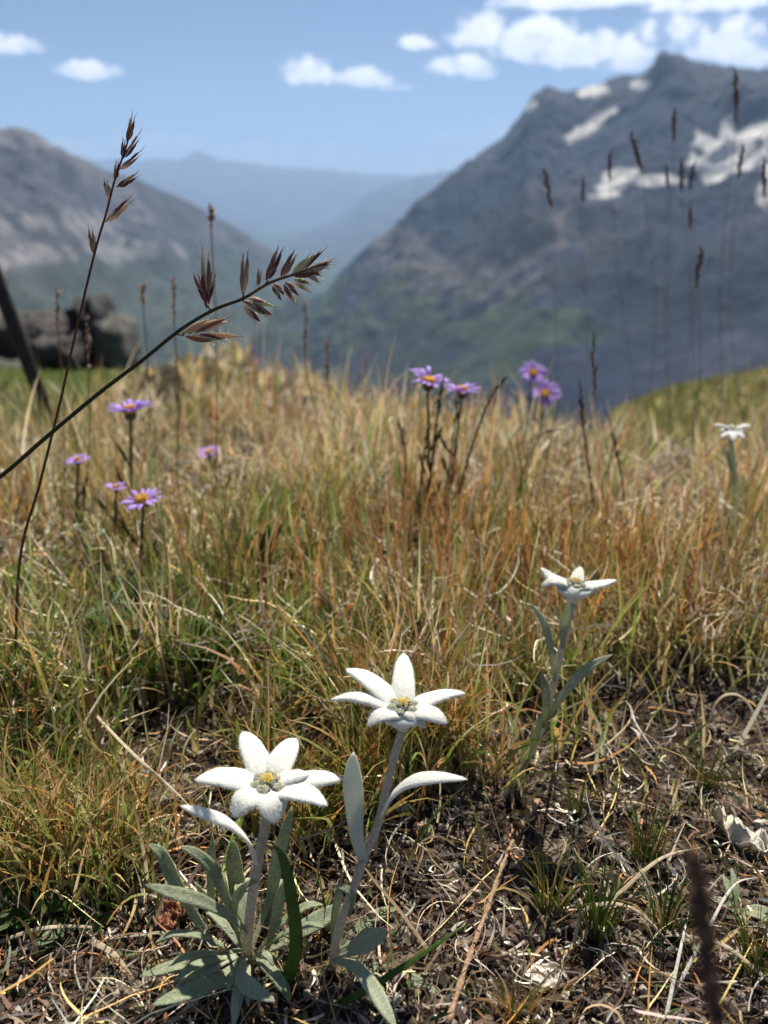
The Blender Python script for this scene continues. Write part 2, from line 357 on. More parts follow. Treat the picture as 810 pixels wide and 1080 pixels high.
# ------------------------------------------------------------------ mountains and far ranges
def mountain(name, sil, foot, amp, seed, colf, na=520, nr=260, spur=900, conc=1.15, back=.45, drop=900):
    A = []; E = []; RR = []
    for (px, py, r) in sil: a, e = azel(px, py); A.append(a); E.append(tan(e)); RR.append(r)
    az = np.linspace(A[0], A[-1], na); te = np.interp(az, A, E); rr = np.interp(az, A, RR)
    FA = [azel(p, 300)[0] for p, _, _ in foot]; r0 = np.interp(az, FA, [f[1] for f in foot]); z0 = np.interp(az, FA, [f[2] for f in foot])
    v = np.concatenate([np.linspace(-.35, 0, 12)[:-1], np.linspace(0, 1, nr), 1 + back * np.linspace(0, 1, 50)[1:]])
    Vv, AZ = np.meshgrid(v, az, indexing='ij'); Hh = (rr * te)[None, :]; RRr = rr[None, :]; R0 = r0[None, :]; Z0 = z0[None, :]
    r = np.where(Vv <= 1, R0 + (RRr - R0) * Vv, RRr * (1 + (Vv - 1) * .8))
    z = np.where(Vv <= 1, Z0 + (Hh - Z0) * np.clip(Vv, 0, 1)**conc, Hh - (Vv - 1) / back * drop)
    z = np.where(Vv < 0, Z0 + Vv * 1200, z)
    x = r * np.sin(AZ); y = r * np.cos(AZ)
    s = AZ * rr.mean()
    wx = 260 * fbm(x / 1400, y / 1400, 3, seed + 40)
    rg = ridged((s + wx + (RRr-r)*.25) / spur, r / (spur * 2.6), 6, seed, .52) - .55
    fb = fbm(x / 700, y / 700, 6, seed + 7, .55)
    env = np.clip(Vv, 0, 1)**.5 * (1 - .82 * np.exp(-((Vv - 1) / .07)**2))
    z = z + amp * (1.5 * rg + .45 * fb - .3 * sst(.55, .95, Vv)) * env + amp * .11 * fbm(s / 260, s * 0 + 3.3, 6, seed + 3, .6) * np.exp(-((Vv - 1) / .12)**2)
    n, m = x.shape; idx = np.arange(n * m).reshape(n, m)
    Q = np.stack([idx[:-1, :-1], idx[:-1, 1:], idx[1:, 1:], idx[1:, :-1]], -1).reshape(-1, 4)[:, ::-1]
    gr, ga = np.gradient(z); slope = np.abs(gr / (np.gradient(r, axis=0) + 1e-6)) + .4 * np.abs(ga / (np.gradient(s, axis=1) + 1e-6))
    c = colf(x, y, z, Vv, AZ, slope, rg, fb, np.clip(z / np.maximum(r, 1), -9, 9))
    o = npmesh(name, np.stack([x, y, z], -1), Q, np.clip(c, .005, .9).reshape(-1, 3), 'mountain'); tag(o, kind='structure')
def mix(a, b, k): return a * (1 - k[..., None]) + np.asarray(b) * k[..., None]
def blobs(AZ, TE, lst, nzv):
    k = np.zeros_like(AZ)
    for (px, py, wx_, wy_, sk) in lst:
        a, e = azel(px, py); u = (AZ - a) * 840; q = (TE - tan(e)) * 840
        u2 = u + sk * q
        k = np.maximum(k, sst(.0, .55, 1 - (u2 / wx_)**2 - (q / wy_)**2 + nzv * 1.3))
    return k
def col_right(x, y, z, V, AZ, sl, rg, fb, TE):
    c = np.ones(x.shape + (3,)) * np.array([.016, .023, .044])  # dark blue base: the blue of distance haze put into the rock colour
    c = mix(c, (.036, .040, .058), sst(-.1, .35, fb)); c = mix(c, (.010, .014, .024), sst(0, .5, -rg + .2*fb))  # last mix paints gully shade into the colour, leaving ridges lighter
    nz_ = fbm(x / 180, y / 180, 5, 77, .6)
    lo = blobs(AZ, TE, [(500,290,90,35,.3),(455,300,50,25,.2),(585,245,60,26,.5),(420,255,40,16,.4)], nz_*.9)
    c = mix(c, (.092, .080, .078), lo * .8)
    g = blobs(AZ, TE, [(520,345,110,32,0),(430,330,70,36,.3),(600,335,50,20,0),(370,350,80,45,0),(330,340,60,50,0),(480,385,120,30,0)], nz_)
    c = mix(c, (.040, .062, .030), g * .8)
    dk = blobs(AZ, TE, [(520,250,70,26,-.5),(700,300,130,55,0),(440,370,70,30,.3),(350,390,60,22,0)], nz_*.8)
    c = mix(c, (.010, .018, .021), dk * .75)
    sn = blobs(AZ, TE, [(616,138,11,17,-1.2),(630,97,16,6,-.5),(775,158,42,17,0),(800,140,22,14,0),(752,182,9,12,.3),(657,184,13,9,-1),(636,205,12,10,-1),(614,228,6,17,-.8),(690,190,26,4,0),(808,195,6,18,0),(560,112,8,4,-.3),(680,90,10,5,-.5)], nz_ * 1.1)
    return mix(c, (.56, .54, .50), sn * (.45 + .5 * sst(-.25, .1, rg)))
def col_left(x, y, z, V, AZ, sl, rg, fb, TE):
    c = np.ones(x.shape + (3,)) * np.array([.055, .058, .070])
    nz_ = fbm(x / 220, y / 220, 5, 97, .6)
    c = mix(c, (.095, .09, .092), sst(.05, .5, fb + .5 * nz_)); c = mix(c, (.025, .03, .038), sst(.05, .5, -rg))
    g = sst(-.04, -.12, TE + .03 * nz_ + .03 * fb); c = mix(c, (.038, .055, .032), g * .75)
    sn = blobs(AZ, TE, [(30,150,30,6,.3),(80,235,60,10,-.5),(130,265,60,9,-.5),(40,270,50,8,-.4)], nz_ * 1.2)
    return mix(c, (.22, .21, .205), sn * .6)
def col_far(x, y, z, V, AZ, sl, rg, fb, TE):
    c = np.ones(x.shape + (3,)) * np.array([.03, .036, .036]); return mix(c, (.07, .07, .07), sst(0, .5, fb))
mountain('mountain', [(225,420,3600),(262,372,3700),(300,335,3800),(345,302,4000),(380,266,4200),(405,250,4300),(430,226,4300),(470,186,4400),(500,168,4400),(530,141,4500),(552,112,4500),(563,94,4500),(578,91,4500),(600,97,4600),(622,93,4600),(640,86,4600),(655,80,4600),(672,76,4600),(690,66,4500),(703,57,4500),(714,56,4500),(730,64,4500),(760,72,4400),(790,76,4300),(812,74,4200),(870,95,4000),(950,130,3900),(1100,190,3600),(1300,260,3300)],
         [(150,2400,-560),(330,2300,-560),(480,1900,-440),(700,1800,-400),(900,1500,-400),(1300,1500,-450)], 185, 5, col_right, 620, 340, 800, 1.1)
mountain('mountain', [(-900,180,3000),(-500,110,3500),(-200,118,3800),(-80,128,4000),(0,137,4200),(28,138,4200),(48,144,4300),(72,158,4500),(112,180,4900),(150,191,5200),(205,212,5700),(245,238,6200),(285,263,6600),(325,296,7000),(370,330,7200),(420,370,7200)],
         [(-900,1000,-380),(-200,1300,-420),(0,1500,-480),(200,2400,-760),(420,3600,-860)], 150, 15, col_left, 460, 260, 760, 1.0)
mountain('mountain_range', [(150,330,17600),(250,268,18400),(290,256,19200),(330,243,19200),(362,226,20000),(392,203,20800),(415,193,20800),(440,184,21600),(465,181,21600),(520,176,21600),(640,170,21600),(900,160,21600)],
         [(0,12800,-900),(900,12000,-900)], 240, 25, col_far, 260, 90, 2880, 1.0)
mountain('mountain_range', [(-300,170,24650),(40,178,24650),(120,182,25375),(170,186,25375),(210,198,24650),(250,222,23925),(285,243,23200),(320,256,23200),(380,300,23200)],
         [(-300,17400,-900),(400,18125,-900)], 260, 35, col_far, 260, 90, 3480, 1.0)
mountain('mountain_range', [(-900,180,30000),(-300,165,30000),(0,168,30000),(60,174,30000),(112,168,30000),(140,170,30000),(160,165,30000),(185,168,30000),(208,158,30000),(232,169,30000),(262,171,30000),(300,177,30000),(345,178,30000),(385,184,30000),(430,184,30000),(480,188,30000),(560,180,30000),(900,175,30000),(1800,180,30000)],
         [(-900,22800,-900),(1800,22800,-900)], 300, 45, col_far, 520, 70, 3120, 1.0)

# the air: one closed box, paler and bluer with distance
def haze_mat(t, out):
    v = nd(t, 'ShaderNodeVolumePrincipled', Density=5.2e-5, Anisotropy=.1); v.inputs['Color'].default_value = (.44, .66, 1.0, 1)
    t.links.new(v.outputs[0], out.inputs['Volume'])
M['haze'] = mat('air', haze_mat)
hx, hy0, hy1, hz0, hz1 = 40000, -6000, 46000, -2600, 2100
hb = MB(); hb.add([(-hx, hy0, hz0), (hx, hy0, hz0), (hx, hy1, hz0), (-hx, hy1, hz0), (-hx, hy0, hz1), (hx, hy0, hz1), (hx, hy1, hz1), (-hx, hy1, hz1)],
    [(0, 3, 2, 1), (4, 5, 6, 7), (0, 1, 5, 4), (1, 2, 6, 5), (2, 3, 7, 6), (3, 0, 4, 7)])
ho = hb.build('haze', 'haze'); tag(ho, kind='stuff')
for p in ho.data.polygons: p.use_smooth = False

# ------------------------------------------------------------------ grass
PAL = dict(straw=(.70, .54, .28), pale=(.74, .64, .47), gold=(.60, .40, .14), orange=(.50, .24, .075), red=(.25, .10, .04), green=(.165, .24, .045), dgreen=(.05, .095, .022), olive=(.27, .26, .07), grey=(.36, .31, .25), brown=(.17, .11, .07))
def blades(name, P, L, W, th0, bend, phi, tw, cb, cm, ct, m='grass', ns=6, kink=0.0, label=None, wave=0.0):
    n = len(P); V = np.zeros((n, ns + 1, 2, 3)); C = np.zeros((n, ns + 1, 2, 3)); p = P.copy(); psi = RNG.uniform(0, pi, n)
    wp = RNG.uniform(0, 6.28, n)
    for i in range(ns + 1):
        s = i / ns; a = th0 + bend * s**1.3 + kink * RNG.normal(0, 1, n) + wave * np.sin(wp + 5 * s); ph = phi + tw * s
        T = np.stack([np.sin(a) * np.cos(ph), np.sin(a) * np.sin(ph), np.cos(a)], -1)
        H = np.stack([-np.sin(ph), np.cos(ph), 0 * ph], -1); Nn = np.cross(T, H)
        Sd = H * np.cos(psi)[:, None] + Nn * np.sin(psi)[:, None]
        ww = (W * (1 - s**2.2) * .5 + .00006)[:, None]
        V[:, i, 0] = p - Sd * ww; V[:, i, 1] = p + Sd * ww
        c = np.where(s < .5, cb + (cm - cb) * (s * 2), cm + (ct - cm) * (s * 2 - 1))
        C[:, i, 0] = c; C[:, i, 1] = c
        p = p + T * (L / ns)[:, None]
    base = np.arange(n)[:, None] * (ns + 1) * 2 + np.arange(ns)[None, :] * 2
    Q = np.stack([base, base + 1, base + 3, base + 2], -1).reshape(-1, 4)
    o = npmesh(name, V, Q, C.reshape(-1, 3), m); tag(o, label, None, None, 'stuff'); return o
def pickcol(names, wts, n, jit=.22):
    w_ = np.array(wts, float); k = RNG.choice(len(names), n, p=w_ / w_.sum())
    c = np.array([PAL[a] for a in names])[k]; return np.clip(c * RNG.normal(1, jit, (n, 1)) * RNG.normal(1, .06, (n, 3)), .01, .9)
BARE = []
for (px, py, rx, ry) in [(760,745,.10,.03),(600,800,.05,.022),(230,760,.03,.02),(330,800,.02,.02),(700,775,.115,.045),(720,740,.07,.03),(205,845,.028,.02),(180,770,.03,.02),(660,795,.085,.028),(640,880,.10,.04),(600,990,.12,.05),(450,960,.05,.05),(190,790,.040,.028),(60,1045,.10,.028),(260,1060,.08,.03),(230,920,.025,.02),(790,760,.05,.03)]:
    g = gnd(px, py); BARE.append((g.x, g.y, rx, ry))
def bare(x, y):
    k = np.zeros_like(x); nz_ = fbm(x * 45, y * 45, 3, 61)
    for (a, b, rx, ry) in BARE: k = np.maximum(k, sst(-.1, .35, 1 - ((x - a) / rx)**2 - ((y - b) / ry)**2 + .35 * nz_))
    return k
def scatter(n, y0, y1, p, margin=.06, fac=.66):
    u = RNG.random(n)
    y = (y0**(1 - p) + u * (y1**(1 - p) - y0**(1 - p)))**(1 / (1 - p)) if p != 1 else y0 * (y1 / y0)**u
    x = RNG.uniform(-1, 1, n) * (fac * y + margin); return x, y
def tufted(x, y, fr=.5, sp=.012):
    """pull part of the points to tuft centres; each tuft fans out from its centre"""
    n = len(x); k = RNG.random(n) < fr; m = max(1, n // 42); c = RNG.integers(0, n, m); j = RNG.integers(0, m, n)
    s_ = sp * (.5 + .9 * y[c][j]); dx = RNG.normal(0, 1, n) * s_; dy = RNG.normal(0, 1, n) * s_
    ln = RNG.uniform(0, 2 * pi, m)[j]; ph = np.arctan2(dy + .5 * s_ * np.sin(ln), dx + .5 * s_ * np.cos(ln)) + RNG.normal(0, .45, n)
    return np.where(k, x[c][j] + dx, x), np.where(k, y[c][j] + dy, y), np.where(k, ph, RNG.uniform(0, 2 * pi, n)), np.where(k, j, -1), m
def tuftcol(names, wts, j, m, n):
    own = pickcol(names, wts, n); sh = pickcol(names, wts, m, .15); keep = (j >= 0) & (RNG.random(n) < .62); own[keep] = sh[j[keep]] * RNG.normal(1, .14, (keep.sum(), 1)); return np.clip(own, .01, .9)
def field(n, y0, y1, p, lo, hi, wd, names, wts, tipn, tipw, thm=.25, bendm=.7, dens=.25, tuft=.5, ns=6, baren=.03, name='grass', label=None, basen=('pale','straw','grey','olive'), bsw=(3,3,2,2)):
    x, y = scatter(n, y0, y1, p); x, y, phi, j, m = tufted(x, y, tuft)
    keep = (RNG.random(n) > bare(x, y) * (1 - baren)) & (RNG.random(n) < np.clip(.30 + 3.0 * fbm(x * 15, y * 15, 3, 71) + dens, .06, 1)) & (y > .13)
    keep &= (np.hypot(x - .0, y) > .19)
    x = x[keep]; y = y[keep]; phi = phi[keep]; j = j[keep]; n = len(x)
    P = np.stack([x, y, zg(x, y) - .001], -1)
    hv = np.clip(.75 + .6 * fbm(x * 7, y * 7, 3, 81), .35, 1.4)
    near = .5 + .5 * sst(.24, .42, y)
    L = RNG.uniform(lo, hi, n) * hv * near; L = np.where(RNG.random(n) < .08, L * 1.35, L)
    W = wd * RNG.uniform(.5, 1.4, n) * (1 + .8 * sst(.7, 2.0, y))
    bl = np.array(basen)
    return blades(name, P, L, W, np.abs(RNG.normal(0, thm, n)), RNG.gamma(1.6, bendm / 1.6, n), phi, RNG.normal(0, .6, n),
           pickcol(list(basen), bsw, n), tuftcol(names, wts, j, m, n), tuftcol(tipn, tipw, j, m, n), ns=ns, kink=.05, label=label)
# tall turf from close in to the crest
field(8200, .285, .64, 1.0, .04, .105, .0018, ['straw','olive','green','orange','pale','red','gold','dgreen'], [3.4,3,7,2,2.6,1.4,1.6,1.2], ['straw','orange','red','pale','gold','green'], [3.4,3.6,2.4,3.4,2,2.6], thm=.24, bendm=.42, tuft=.82, dens=.15, name='grass', label='mixed green and rusty grass of the meadow')
field(9500, .60, 1.15, 1.2, .04, .105, .0024, ['straw','olive','green','orange','pale','red','gold','dgreen'], [5,2,4.4,2,5,1.4,2.6,1], ['straw','orange','red','pale','gold'], [5,2.4,1.8,6,3], thm=.24, bendm=.42, tuft=.8, dens=.1, name='dry_grass', label='dry golden grass of the middle meadow')
field(13000, 1.12, 2.6, 1.2, .02, .065, .0034, ['straw','olive','orange','pale','brown','gold','green'], [5,2.5,.8,4,1,3,2.2], ['straw','pale','gold','orange','green'], [5,6,3,.8,1], thm=.3, bendm=.6, tuft=.7, name='dry_grass', label='straw coloured grass along the crest of the meadow', ns=5, dens=.3)
# short green shoots close in
field(3000, .17, .34, 1.0, .02, .042, .0011, ['green','olive','dgreen','orange','straw'], [4,3,3,1.5,2], ['green','orange','straw','red'], [3,3,2,1], thm=.35, baren=.28, dens=.0, name='grass', label='short green and rusty shoots near the edelweiss')
# thin upright rusty stalks
field(2500, .30, 1.0, 1.0, .08, .135, .0011, ['red','orange','olive','brown','green'], [2,1.6,3,1.5,3], ['red','brown','orange','straw'], [3,2,2,2], thm=.14, bendm=.22, tuft=.85, baren=0, name='grass_stalks', label='thin upright rusty stalks standing above the meadow grass')
# greener patch at the left
def patch(n, px, py, rx, ry, lo, hi, names, wts, tipn, tipw, wd=.0012, thm=.3, bendm=.8, label=None, name='grass'):
    g = gnd(px, py); x = g.x + RNG.normal(0, rx, n); y = g.y + RNG.normal(0, ry, n); keep = (y > .17) & (RNG.random(n) > bare(x, y) * .93); x = x[keep]; y = y[keep]; n = len(x)
    P = np.stack([x, y, zg(x, y) - .001], -1)
    return blades(name, P, RNG.uniform(lo, hi, n), wd * RNG.uniform(.6, 1.4, n), np.abs(RNG.normal(0, thm, n)), RNG.gamma(1.6, bendm / 1.6, n), RNG.uniform(0, 6.3, n), RNG.normal(0, .6, n),
                  pickcol(['pale', 'olive', 'straw'], [2, 2, 1], n), pickcol(names, wts, n), pickcol(tipn, tipw, n), label=label, kink=.04, ns=7)
patch(1700, 110, 720, .075, .05, .03, .06, ['green','dgreen','olive'], [5,3,2], ['green','straw','olive'], [4,1,2], .0021, label='lush green grass patch at the left')
patch(1100, 60, 900, .028, .018, .025, .05, ['green','olive','orange','straw'], [3,3,2,2], ['orange','straw','green'], [2,2,2], label='green and rusty tussock at the lower left')
patch(1100, 470, 795, .045, .022, .03, .075, ['orange','olive','green','gold'], [2.5,3,5,2], ['orange','red','green','straw'], [2.5,1.5,2,2], label='rusty green tussock behind the middle edelweiss')
patch(700, 560, 785, .03, .02, .035, .075, ['orange','olive','green','gold'], [2.5,3,4,2], ['orange','red','green','straw'], [3,1.5,2,2], label='rusty green tussock at the foot of the right edelweiss')
patch(600, 340, 860, .025, .014, .02, .045, ['orange','olive','green'], [3,3,4], ['orange','red','green'], [3,2,2], label='short rusty shoots between the two front edelweiss')
patch(900, 720, 722, .06, .010, .025, .05, ['olive','straw','green','gold'], [3,3,3,2], ['straw','orange','green'], [4,2,1], label='straw tussocks above the bare soil at the right')

patch(220, 300, 600, .03, .03, .05, .09, ['green','dgreen','olive'], [5,3,2], ['green','straw','orange'], [4,2,2], .0018, .2, .4, label='green tuft in the middle distance behind the broad-leaved plant')
patch(420, 460, 640, .08, .03, .05, .10, ['red','orange','olive','green'], [4,3,2,2.4], ['red','orange','brown'], [4,3,2], .0014, .2, .3, label='rusty tuft with dark red tips behind the middle edelweiss')
patch(450, 660, 640, .05, .03, .04, .09, ['olive','red','orange','green'], [3,3,3,2], ['straw','red','orange'], [3,2,2], .0015, .2, .35, label='olive and orange tuft to the right of the right edelweiss')
for (n_, a_, b_, rx_, ry_, lo_, hi_) in [(260, 150, 700, .05, .03, .025, .045), (120, 290, 620, .02, .02, .03, .055), (90, 60, 640, .03, .03, .03, .045), (70, 420, 720, .03, .02, .03, .045), (60, 60, 950, .02, .015, .012, .022), (60, 530, 640, .06, .04, .03, .05)]:
    patch(n_, a_, b_, rx_, ry_, lo_, hi_, ['green','dgreen'], [4,3], ['green','olive'], [4,1], .0048, .45, .5, label='low broad green leaves growing among the grass', name='herb_leaves')
# litter lying on the soil
def litter(n, y0, y1, lo, hi, wd, names, wts, name, label, p=1.2, lift=.003, curl=1.6, th=1.45):
    x, y = scatter(n, y0, y1, p)
    if lift > .02: kp = RNG.random(n) > bare(x, y); x = x[kp]; y = y[kp]
    n = len(x)
    P = np.stack([x, y, zg(x, y) + RNG.uniform(.0, lift, n)], -1)
    c = pickcol(names, wts, n, .3)
    return blades(name, P, RNG.uniform(lo, hi, n), wd * RNG.uniform(.4, 1.5, n), RNG.normal(th, .16, n), RNG.normal(.12, .25, n), RNG.uniform(0, 6.3, n), RNG.normal(0, curl, n), c, c * RNG.normal(1, .1, (n, 1)), c, 'litter', 7, .12, label, .12)
litter(4200, .15, .45, .005, .026, .0006, ['pale','grey','straw','brown','orange','gold'], [2,3,1.6,8,1.2,.7], 'dry_litter', 'bleached and brown bits of dead grass on the dark soil', lift=.005)
litter(280, .16, .42, .025, .06, .0008, ['pale','grey','straw','gold','orange','brown'], [1.5,3,3,1.5,1,2], 'dry_litter', 'long curled dead grass blades across the soil', lift=.008, curl=1.0, th=1.38)
litter(5000, .4, 1.1, .02, .06, .0013, ['pale','grey','straw','brown','gold'], [3,3,4,3,2], 'dry_litter', 'dead straw matted under the meadow grass', lift=.012)
litter(6500, .30, 1.0, .015, .05, .0010, ['pale','grey','straw','gold','orange','olive'], [5,2,4,1.5,1,1], 'dry_litter', 'pale curled dead leaves caught among the grass', lift=.035, curl=1.5, th=.95)
litter(2600, .17, .45, .004, .014, .0011, ['brown','grey','dgreen','pale'], [6,3,1,1.3], 'dry_litter', 'short flakes of brown dead leaf on the soil', lift=.003, curl=1.0, th=1.3)
# crumbs of soil, moss and lichen
def crumbs(n, y0, y1, smin, smax, names, name, label):
    x, y = scatter(n, y0, y1, 1.1); z = zg(x, y); n = len(x)
    phi_ = (1 + 5**.5) / 2
    ico = np.array([(-1, phi_, 0), (1, phi_, 0), (-1, -phi_, 0), (1, -phi_, 0), (0, -1, phi_), (0, 1, phi_), (0, -1, -phi_), (0, 1, -phi_), (phi_, 0, -1), (phi_, 0, 1), (-phi_, 0, -1), (-phi_, 0, 1)]) / 1.9
    fc = np.array([(0,11,5),(0,5,1),(0,1,7),(0,7,10),(0,10,11),(1,5,9),(5,11,4),(11,10,2),(10,7,6),(7,1,8),(3,9,4),(3,4,2),(3,2,6),(3,6,8),(3,8,9),(4,9,5),(2,4,11),(6,2,10),(8,6,7),(9,8,1)])
    s_ = (smin + (smax - smin) * RNG.random(n)**2.5)[:, None, None]
    V = ico[None] * s_ * RNG.uniform(.55, 1.35, (n, 12, 1)) * RNG.uniform(.6, 1.4, (n, 1, 3)); V += np.stack([x, y, z + s_[:, 0, 0] * .3], -1)[:, None]
    T = (np.arange(n)[:, None, None] * 12 + fc[None]).reshape(-1, 3)
    w_ = np.array([v for _, v in names], float); k = RNG.choice(len(names), n, p=w_ / w_.sum()); c = np.array([v for v, _ in names])[k] * RNG.normal(1, .25, (n, 1))
    o = npmesh(name, V, None, np.repeat(np.clip(c, .01, .8), 12, 0), 'crumb', tri=T); o.data.polygons.foreach_set('use_smooth', np.zeros(len(T), bool)); tag(o, label, None, None, 'stuff')
crumbs(16000, .15, .48, .0003, .0023, [((.045, .033, .024), 4), ((.10, .075, .055), 4), ((.24, .20, .16), 2), ((.45, .42, .37), .5), ((.13, .12, .05), 1)], 'soil_crumbs', 'crumbs of dark soil and pale lichen on bare ground')

# ------------------------------------------------------------------ edelweiss
CAMP = Vector((0, 0, CAM_H))
def tocam(p): return (CAMP - Vector(p)).normalized()
def petal_prof(t): return max(.02, (sin(pi * (t * .80 + .20))**.62) * (.62 + .38 * sin(pi * min(1, t * 1.25)))) if t < 1 else .02
def wp(t):   # bract outline: narrow foot, widest near the middle, blunt tip
    return max(.03, (min(1, .88 + .5 * t)) * (1 - min(1, max(0, (t - .34) / .66))**2.0)**.64)
def lp(t):   # strap leaf outline
    return max(.04, (min(1, .42 + 1.1 * t)) * (1 - min(1, max(0, (t - .48) / .52))**2.1)**.72)
def head(root, C, tips, cap, wmm, capn=6, side=.0):
    """tips: (px, py, dz_mm, width_mm, lift_mm)"""
    for (px, py, dz, wd, lift) in tips:
        tip = at_z(px, py, C.z + dz / 1000); v = tip - C; h = Vector((v.x, v.y, 0)); h.normalize()
        base = C + h * (.0012 * cap) + Vector((0, 0, -.0012)); m1 = C + v * .33 + Vector((0, 0, lift / 1000 * .8)); m2 = C + v * .70 + Vector((0, 0, lift / 1000))
        b = MB(); pts = spline([base, m1, m2, tip], 18); tw = random.uniform(-.25, .25); sd = h.cross(Vector((0, 0, 1)))
        b.leaf(pts, lambda t: Vector((0, 0, 1)) + sd * tw * t - h*.15, wd * 1.1 / 1000, .0031 * cap, wp, groove=.12, n=14, ruff=.025)
        b.fuzz(8500, .0014, .00007); b.build('petal', 'wool', root)
    # small woolly domes in the middle
    pos = [(0, 0)] + [(cos(a + .4 + random.uniform(-.2, .2)) * .0042 * cap, sin(a + .4) * .0037 * cap) for a in [2 * pi * k / capn for k in range(capn)]]
    for i, (dx, dy) in enumerate(pos):
        b = MB(); r = (.0030 if i == 0 else random.uniform(.0018, .0025)) * cap; c0 = C + Vector((dx, dy, .0014 + (.0007 if i == 0 else 0)))
        b.blob(c0, r, (.62, .62, .50) if i else (.66, .60, .36), .85, 12, 8, .06)
        k = 60
        for j in range(k):      # phyllary tips and florets
            f = j * 2.39996; u = (j + .5) / k; sn_ = sqrt(u) * .98; nr = Vector((cos(f) * sn_, sin(f) * sn_, sqrt(max(0, 1 - sn_ * sn_)) * .85)); q = c0 + nr * r
            if u > .55: cc = random.choice([(.07, .065, .05), (.45, .46, .38), (.62, .63, .56), (.74, .75, .68)])
            elif i == 0: cc = random.choice([(.80, .60, .12), (.85, .70, .25), (.72, .52, .10)])
            else: cc = random.choice([(.60, .60, .44), (.72, .70, .50), (.64, .64, .48), (.40, .40, .28)])
            b.blob(q, r * random.uniform(.11, .19), cc, 1.2, 5, 4)
        b.fuzz(300, .0008, .00004, (.75, .76, .70)); b.build('floret_head', 'vcol', root, True)
    b = MB(); V = [(C + Vector((0, 0, z)), r_) for z, r_ in ((-.0082, .0016), (-.006, .0024), (-.0038, .0044), (-.0020, .0070), (-.0006, .0090), (.0006, .0092))]
    b.tube([v[0] for v in V], [v[1] * cap for v in V], 16); b.fuzz(1400, .0009, .00005); b.build('receptacle', 'wool', root)
def stem(root, C, pts, r0, r1, n=26, m='stem'):
    b = MB(); P = spline(pts, n); b.tube(P, [r0 + (r1 - r0) * i / n + random.uniform(-.00008, .00008) for i in range(n + 1)], 12)
    b.fuzz(4200, .00085, .00004); return b.build('stem', m, root)
def leaf(root, pts, wd, m='leaf', hint=None, th=.0013, groove=.34, fz=1300, name='leaf', prof=lp, fl=.0005):
    P = spline(pts, 20); b = MB(); h = hint or (tocam(P[10]) + Vector((0, 0, .8))); b.leaf(P, h, wd * .84 / 1000, th, prof, groove, 12, ruff=.03)
    if fz: b.fuzz(fz, fl, .00004)
    return b.build(name, m, root)

# --- front left edelweiss
C1 = at(283, 831, .213)
g1 = gnd(262, 1012); e1 = empty('edelweiss', g1, 'large white edelweiss in front at the lower left, petals spread wide round a yellow centre', 'flower', 'edelweiss in bloom')
head(e1, C1, [(256,772,5,8.6,1.5),(312,779,4.5,8.8,1.5),(326,817,3,6.0,1.2),(362,822,0,7.2,1.5),(345,850,-1.5,9.6,2.5),(290,868,-3.5,11.2,3.0),(246,862,-2.5,10.6,3.0),(206,823,1,9.2,2.4)], 1.0, 7)
stem(e1, C1, [g1, at(262, 985, .2), at(266, 945, .203), at(273, 905, .207), C1 - Vector((0, 0, .007))], .0018, .0016)
leaf(e1, [at(270,912,.206), at(262,888,.196), at(240,868,.188), at(212,857,.184), at(190,850,.183)], 5.2, 'wool', Vector((.1, -.35, 1)), .0016, .1, 1800, fl=.0008)
leaf(e1, [at(262,983,.2), at(240,965,.19), at(212,950,.183), at(180,941,.18), at(153,933,.18)], 5.6)
leaf(e1, [at(262,990,.206), at(240,950,.206), at(225,918,.207), at(207,900,.206), at(190,893,.205)], 5.2, 'leaf')
leaf(e1, [at(228,1000,.205), at(205,965,.207), at(182,925,.208), at(170,900,.209), at(156,890,.21)], 5.6)
leaf(e1, [at(255,1000,.20), at(247,965,.205), at(250,945,.206), at(262,932,.204), at(272,930,.198)], 4.0)
leaf(e1, [at(252,1000,.21), at(250,950,.22), at(247,915,.225), at(246,885,.23)], 8.5, 'leaf', Vector((0, -1, .3)))
leaf(e1, [at(222,990,.214), at(222,945,.218), at(223,905,.222), at(224,878,.226)], 3.8, 'leaf', Vector((0, -1, .3)))
leaf(e1, [at(282,1000,.21), at(285,960,.215), at(290,920,.22), at(300,880,.225), at(308,850,.23)], 6.0, 'leaf', Vector((0, -1, .3)))
leaf(e1, [at(280,1005,.2), at(290,970,.205), at(296,945,.208), at(300,930,.21)], 5.0, 'leaf')
leaf(e1, [at(258,1010,.196), at(235,1030,.185), at(200,1045,.176), at(160,1060,.17)], 7.4, 'leaf', Vector((0, -.2, 1)))
leaf(e1, [at(250,1008,.196), at(230,1015,.19), at(205,1030,.183), at(185,1043,.178)], 6.4, 'leafpale', Vector((0, -.2, 1)))
leaf(e1, [at(255,1002,.2), at(220,1012,.195), at(180,1020,.188), at(147,1030,.184)], 5.8, 'leaf', Vector((0, -.2, 1)))
leaf(e1, [at(258,1012,.192), at(254,1030,.182), at(268,1044,.175), at(290,1056,.17)], 6.4, 'leafpale', Vector((-.2, -.3, 1)))
leaf(e1, [at(275,1005,.2), at(310,985,.205), at(345,965,.21), at(368,955,.212)], 8.0, 'leaf', Vector((0, -.3, 1)))
leaf(e1, [at(268,1008,.205), at(300,1000,.208), at(335,995,.21)], 5.0, 'leaf', Vector((0, -.3, 1)))
leaf(e1, [at(262,1000,.207), at(245,985,.214), at(225,960,.218), at(205,930,.22)], 5.5, 'leafpale')
leaf(e1, [at(270,1012,.196), at(288,1028,.188), at(300,1042,.184), at(305,1056,.178)], 4.6, 'leaf')

